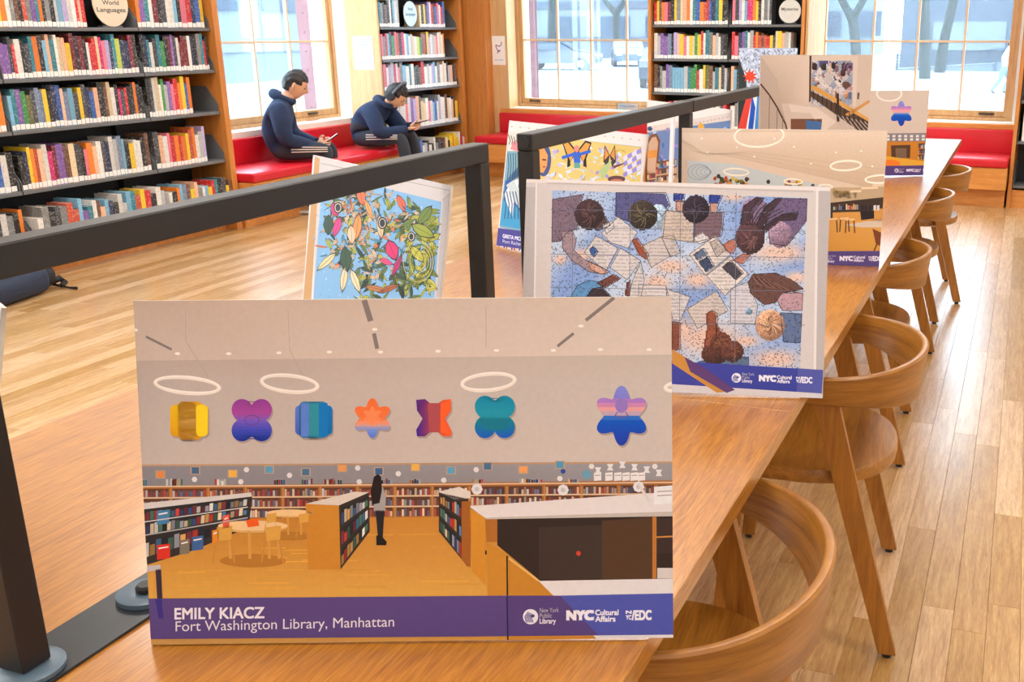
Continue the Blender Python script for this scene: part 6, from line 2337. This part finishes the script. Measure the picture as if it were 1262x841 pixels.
# grey building with ramp behind the tree trunks
building('corner_house', -26, -12.5, 92, 100, 12, BLD, [(-24 + k * 3.4, -22 + k * 3.4, 1.0 + j * 3.4, 3.0 + j * 3.4, WIN) for k in range(4) for j in range(2)], 'pale house far behind the forked tree')
building('grey_hall', -6.7, 26, 61, 72, 14, BLD2, [(-5.0, -1.2, .4, 1.9, BLD3), (1.5, 5.5, .4, 1.9, BLD3)], 'blue grey hall behind the tree trunks and ramp')
ramp = thing('access_ramp', (1, 59, GZ), label='sloping access ramp with railings in front of the grey hall', cat='ramp')
part('ramp_slab', MB().add([(-6.6, 58.2, GZ), (9, 58.2, GZ), (9, 58.2, GZ + 1.1), (-6.6, 58.2, GZ + .06), (-6.6, 60.2, GZ), (9, 60.2, GZ), (9, 60.2, GZ + 1.1), (-6.6, 60.2, GZ + .06)],
                           [(0, 1, 2, 3), (7, 6, 5, 4), (0, 4, 5, 1), (1, 5, 6, 2), (2, 6, 7, 3), (3, 7, 4, 0)]), BLD3, ramp)
for k in range(5):
    part('rail', MB().bar((-6.6, 58.1, GZ + .16 + k * .15), (9, 58.1, GZ + 1.2 + k * .15), .05, .05), FEN, ramp)
for k in range(7):
    x = -6.5 + k * 2.5
    part('rail_post', MB().box(x - .05, x + .05, 58.0, 58.07, GZ, GZ + .85 + (x + 6.6) * .067), FEN, ramp)

BARK = mat('bark', (26, 38, 40), 0.9, 0, 0.2, 3, bump=0.4)
LEAF = mat('leaf_green', (70, 130, 84), 0.7, 0, 0.25, 1.5)


def tree(x, y, paths, label, crown=None, seed=1):
    t = thing('tree', (x, y, GZ), label=label, cat='tree', group='street trees outside')
    part('trunk', MB().tube([(x + a, y, GZ + z) for a, z, r in paths[0]], [r for a, z, r in paths[0]], 10), BARK, t, sm=60)
    for p_ in paths[1:]:
        part('branch', MB().tube([(x + a, y, GZ + z) for a, z, r in p_], [r for a, z, r in p_], 8), BARK, t, sm=60)
    if crown:
        q = random.Random(seed)
        m = MB()
        for k in range(crown[4]):
            cx = x + crown[0] + q.gauss(0, crown[2] * .5)
            cz = GZ + crown[1] + q.gauss(0, crown[3] * .5)
            cy = y + q.uniform(-1.2, 1.2)
            s = q.uniform(.10, .24)
            a = Vector((q.uniform(-1, 1), q.uniform(-1, 1), q.uniform(-1, 1))).normalized()
            c_ = a.orthogonal().normalized()
            o = Vector((cx, cy, cz))
            m.add([o - a * s, o + c_ * s * .5, o + a * s, o - c_ * s * .5], [(0, 1, 2, 3)])
        o = part('foliage', m, LEAF, t)
        o['kind'] = 'stuff'
    return t


tree(-7.3, 47.0, [[(0.35, 0, .26), (0.2, 1.5, .22), (0, 2.6, .21)], [(0, 2.5, .2), (-.55, 3.4, .15), (-.95, 4.6, .11), (-1.6, 6.5, .08)], [(0, 2.5, .18), (.5, 3.4, .13), (.9, 4.8, .1), (1.4, 6.5, .06)]], 'forked tree trunk at left in the ramp window', (0, 5.6, 2.6, 1.2, 500), 1)
tree(-4.3, 48.0, [[(0.15, 0, .26), (0.05, 1.5, .22), (-.1, 3.4, .2), (-.2, 6, .17)]], 'straight tree trunk, left one of the close pair in front of the ramp', (0, 5.0, 1.6, 1.0, 420), 2)
tree(-3.95, 55.5, [[(-0.15, 0, .28), (-.05, 1.5, .25), (.25, 3.4, .22), (.6, 6, .18)]], 'slanting tree trunk, right one of the close pair in front of the ramp', (.2, 5.2, 1.8, 1.0, 420), 3)
tree(-26.6, 68.5, [[(0, 0, .3), (.05, 1.8, .26), (0, 3.2, .24)], [(0, 3.1, .22), (-1.1, 4.3, .15), (-2.4, 5.0, .1), (-4.5, 5.2, .06)], [(0, 3.1, .22), (.9, 4.4, .16), (2.2, 5.0, .1), (3.6, 5.6, .07)]], 'spreading street tree in the middle of the cars window', (0, 5.6, 4.2, .9, 900), 4)
tree(-30.2, 66, [[(0, 0, .42), (0, 2.2, .36), (.1, 4.2, .34), (.1, 6, .3)]], 'thick street tree at left in the cars window', (0, 5.8, 3.2, .9, 500), 5)


def car(x, y, rz, rgb, label):
    """parked car, local x forward"""
    t = thing('car', (x, y, GZ), rz, label=label, cat='car', group='parked cars outside')
    paint = mat('paint_%d_%d' % (rgb[0], rgb[2]), rgb, 0.25, 0, 0.03, coat=0.6)
    prof = [(-2.2, .35), (-2.22, .75), (-2.1, .98), (-1.55, 1.03), (-1.0, 1.42), (.25, 1.46), (.95, 1.05), (1.95, .92), (2.2, .72), (2.2, .35)]
    m = MB()
    n = len(prof)
    vs, fs = [], []
    for yy, k in ((-.86, .93), (-.90, 1.0), (.90, 1.0), (.86, .93)):
        for px_, pz in prof:
            inset = 0.14 * max(0, (pz - 1.0) / .46)
            vs.append((px_ * (k if pz > .9 else 1), yy - math.copysign(inset, yy), .35 + (pz - .35) * (k if abs(yy) < .88 else 1)))
    for i in range(3):
        for k in range(n):
            fs.append((i * n + k, i * n + (k + 1) % n, (i + 1) * n + (k + 1) % n, (i + 1) * n + k))
    fs += [tuple(reversed(range(n))), tuple(range(3 * n, 4 * n))]
    m.add(vs, fs)
    part('car_body', m, paint, t, local=True, sm=30)
    gl = mat('car_glass', (54, 74, 92), 0.1)
    for s in (-1, 1):
        part('side_window', MB().prism([(-1.35, 1.06), (-.95, 1.36), (.2, 1.40), (.75, 1.06)], s * .80, s * .885, lambda a, c, h: (a, h, c)), gl, t, local=True)
        for wx in (-1.35, 1.35):
            w = part('wheel', MB().tube([(wx, s * .72, .33), (wx, s * .92, .33)], .33, 20), mat('tyre', (36, 38, 42), 0.8), t, local=True)
            part('hub_cap', MB().tube([(wx, s * .92, .33), (wx, s * .935, .33)], .19, 16), mat('hub_silver', (170, 176, 184), 0.3, 0.5), w, local=True)
    part('windscreen', MB().add([(.28, -.68, 1.45), (.28, .68, 1.45), (1.0, .78, 1.07), (1.0, -.78, 1.07)], [(0, 1, 2, 3)]).add([(.26, -.68, 1.43), (.26, .68, 1.43), (.98, .78, 1.05), (.98, -.78, 1.05)], [(3, 2, 1, 0)]), gl, t, local=True)
    for s in (-1, 1):
        part('headlamp', MB().box(2.12, 2.22, s * .62 - .16, s * .62 + .16, .66, .80), mat('lamp_clear', (226, 230, 234), 0.2), t, local=True)


car(-23.9, 53.0, math.radians(12), (40, 58, 78), 'blue grey parked car, left one in the cars window')
car(-22.6, 60.0, math.radians(-66), (66, 82, 98), 'pale parked car facing the window, middle of the cars window')
car(-20.6, 63.5, math.radians(-60), (86, 100, 112), 'pale parked car behind, right of the middle in the cars window')
car(-12.85, 38.5, math.radians(104), (24, 36, 52), 'dark parked car cut off by the bookcase beside the cars window')
low = solo('street_wall', MB().box(-44, -22, 76, 76.4, GZ, 1.0), BLD2, 'low blue grey street wall behind the parked cars', 'wall')

# passer-by in front of the ramp, at the right edge of the far window
PB = (-0.66, 36.5, GZ)


def q3(f, s, z):
    return (PB[0] + f, PB[1] + s, GZ + z)


J3 = {'pelvis': q3(0, 0, .95), 'belly': q3(.02, 0, 1.1), 'chest': q3(.06, 0, 1.28), 'neck': q3(.09, 0, 1.47), 'skull': q3(.10, 0, 1.55),
      'sh_l': q3(.06, .17, 1.38), 'el_l': q3(-.08, .22, 1.12), 'wr_l': q3(.06, .22, .92), 'sh_r': q3(.06, -.17, 1.38), 'el_r': q3(.0, -.24, 1.12), 'wr_r': q3(.22, -.2, 1.0),
      'hip_l': q3(0, .09, .90), 'kn_l': q3(.16, .1, .5), 'an_l': q3(.02, .1, .12), 'toe_l': q3(.16, .1, .055), 'hip_r': q3(0, -.09, .90), 'kn_r': q3(-.1, -.1, .5), 'an_r': q3(-.34, -.1, .14), 'toe_r': q3(-.22, -.1, .055)}
person(J3, 'distant passer-by in pale top and blue trousers outside the ramp window', None, (1, 0, 0), q3(.12, 0, 1.62), Vector((1, 0, -.05)), [(J3['wr_l'], (.3, 0, -1), (0, -.6, 0), (1, 0, 0)), (J3['wr_r'], (.5, 0, -.8), (0, .6, 0), (1, 0, 0))], 1.0, hood=False, stripes=False, top=mat('pale_top', (214, 220, 226), 0.9), trou=mat('blue_trousers', (96, 140, 190), 0.9))
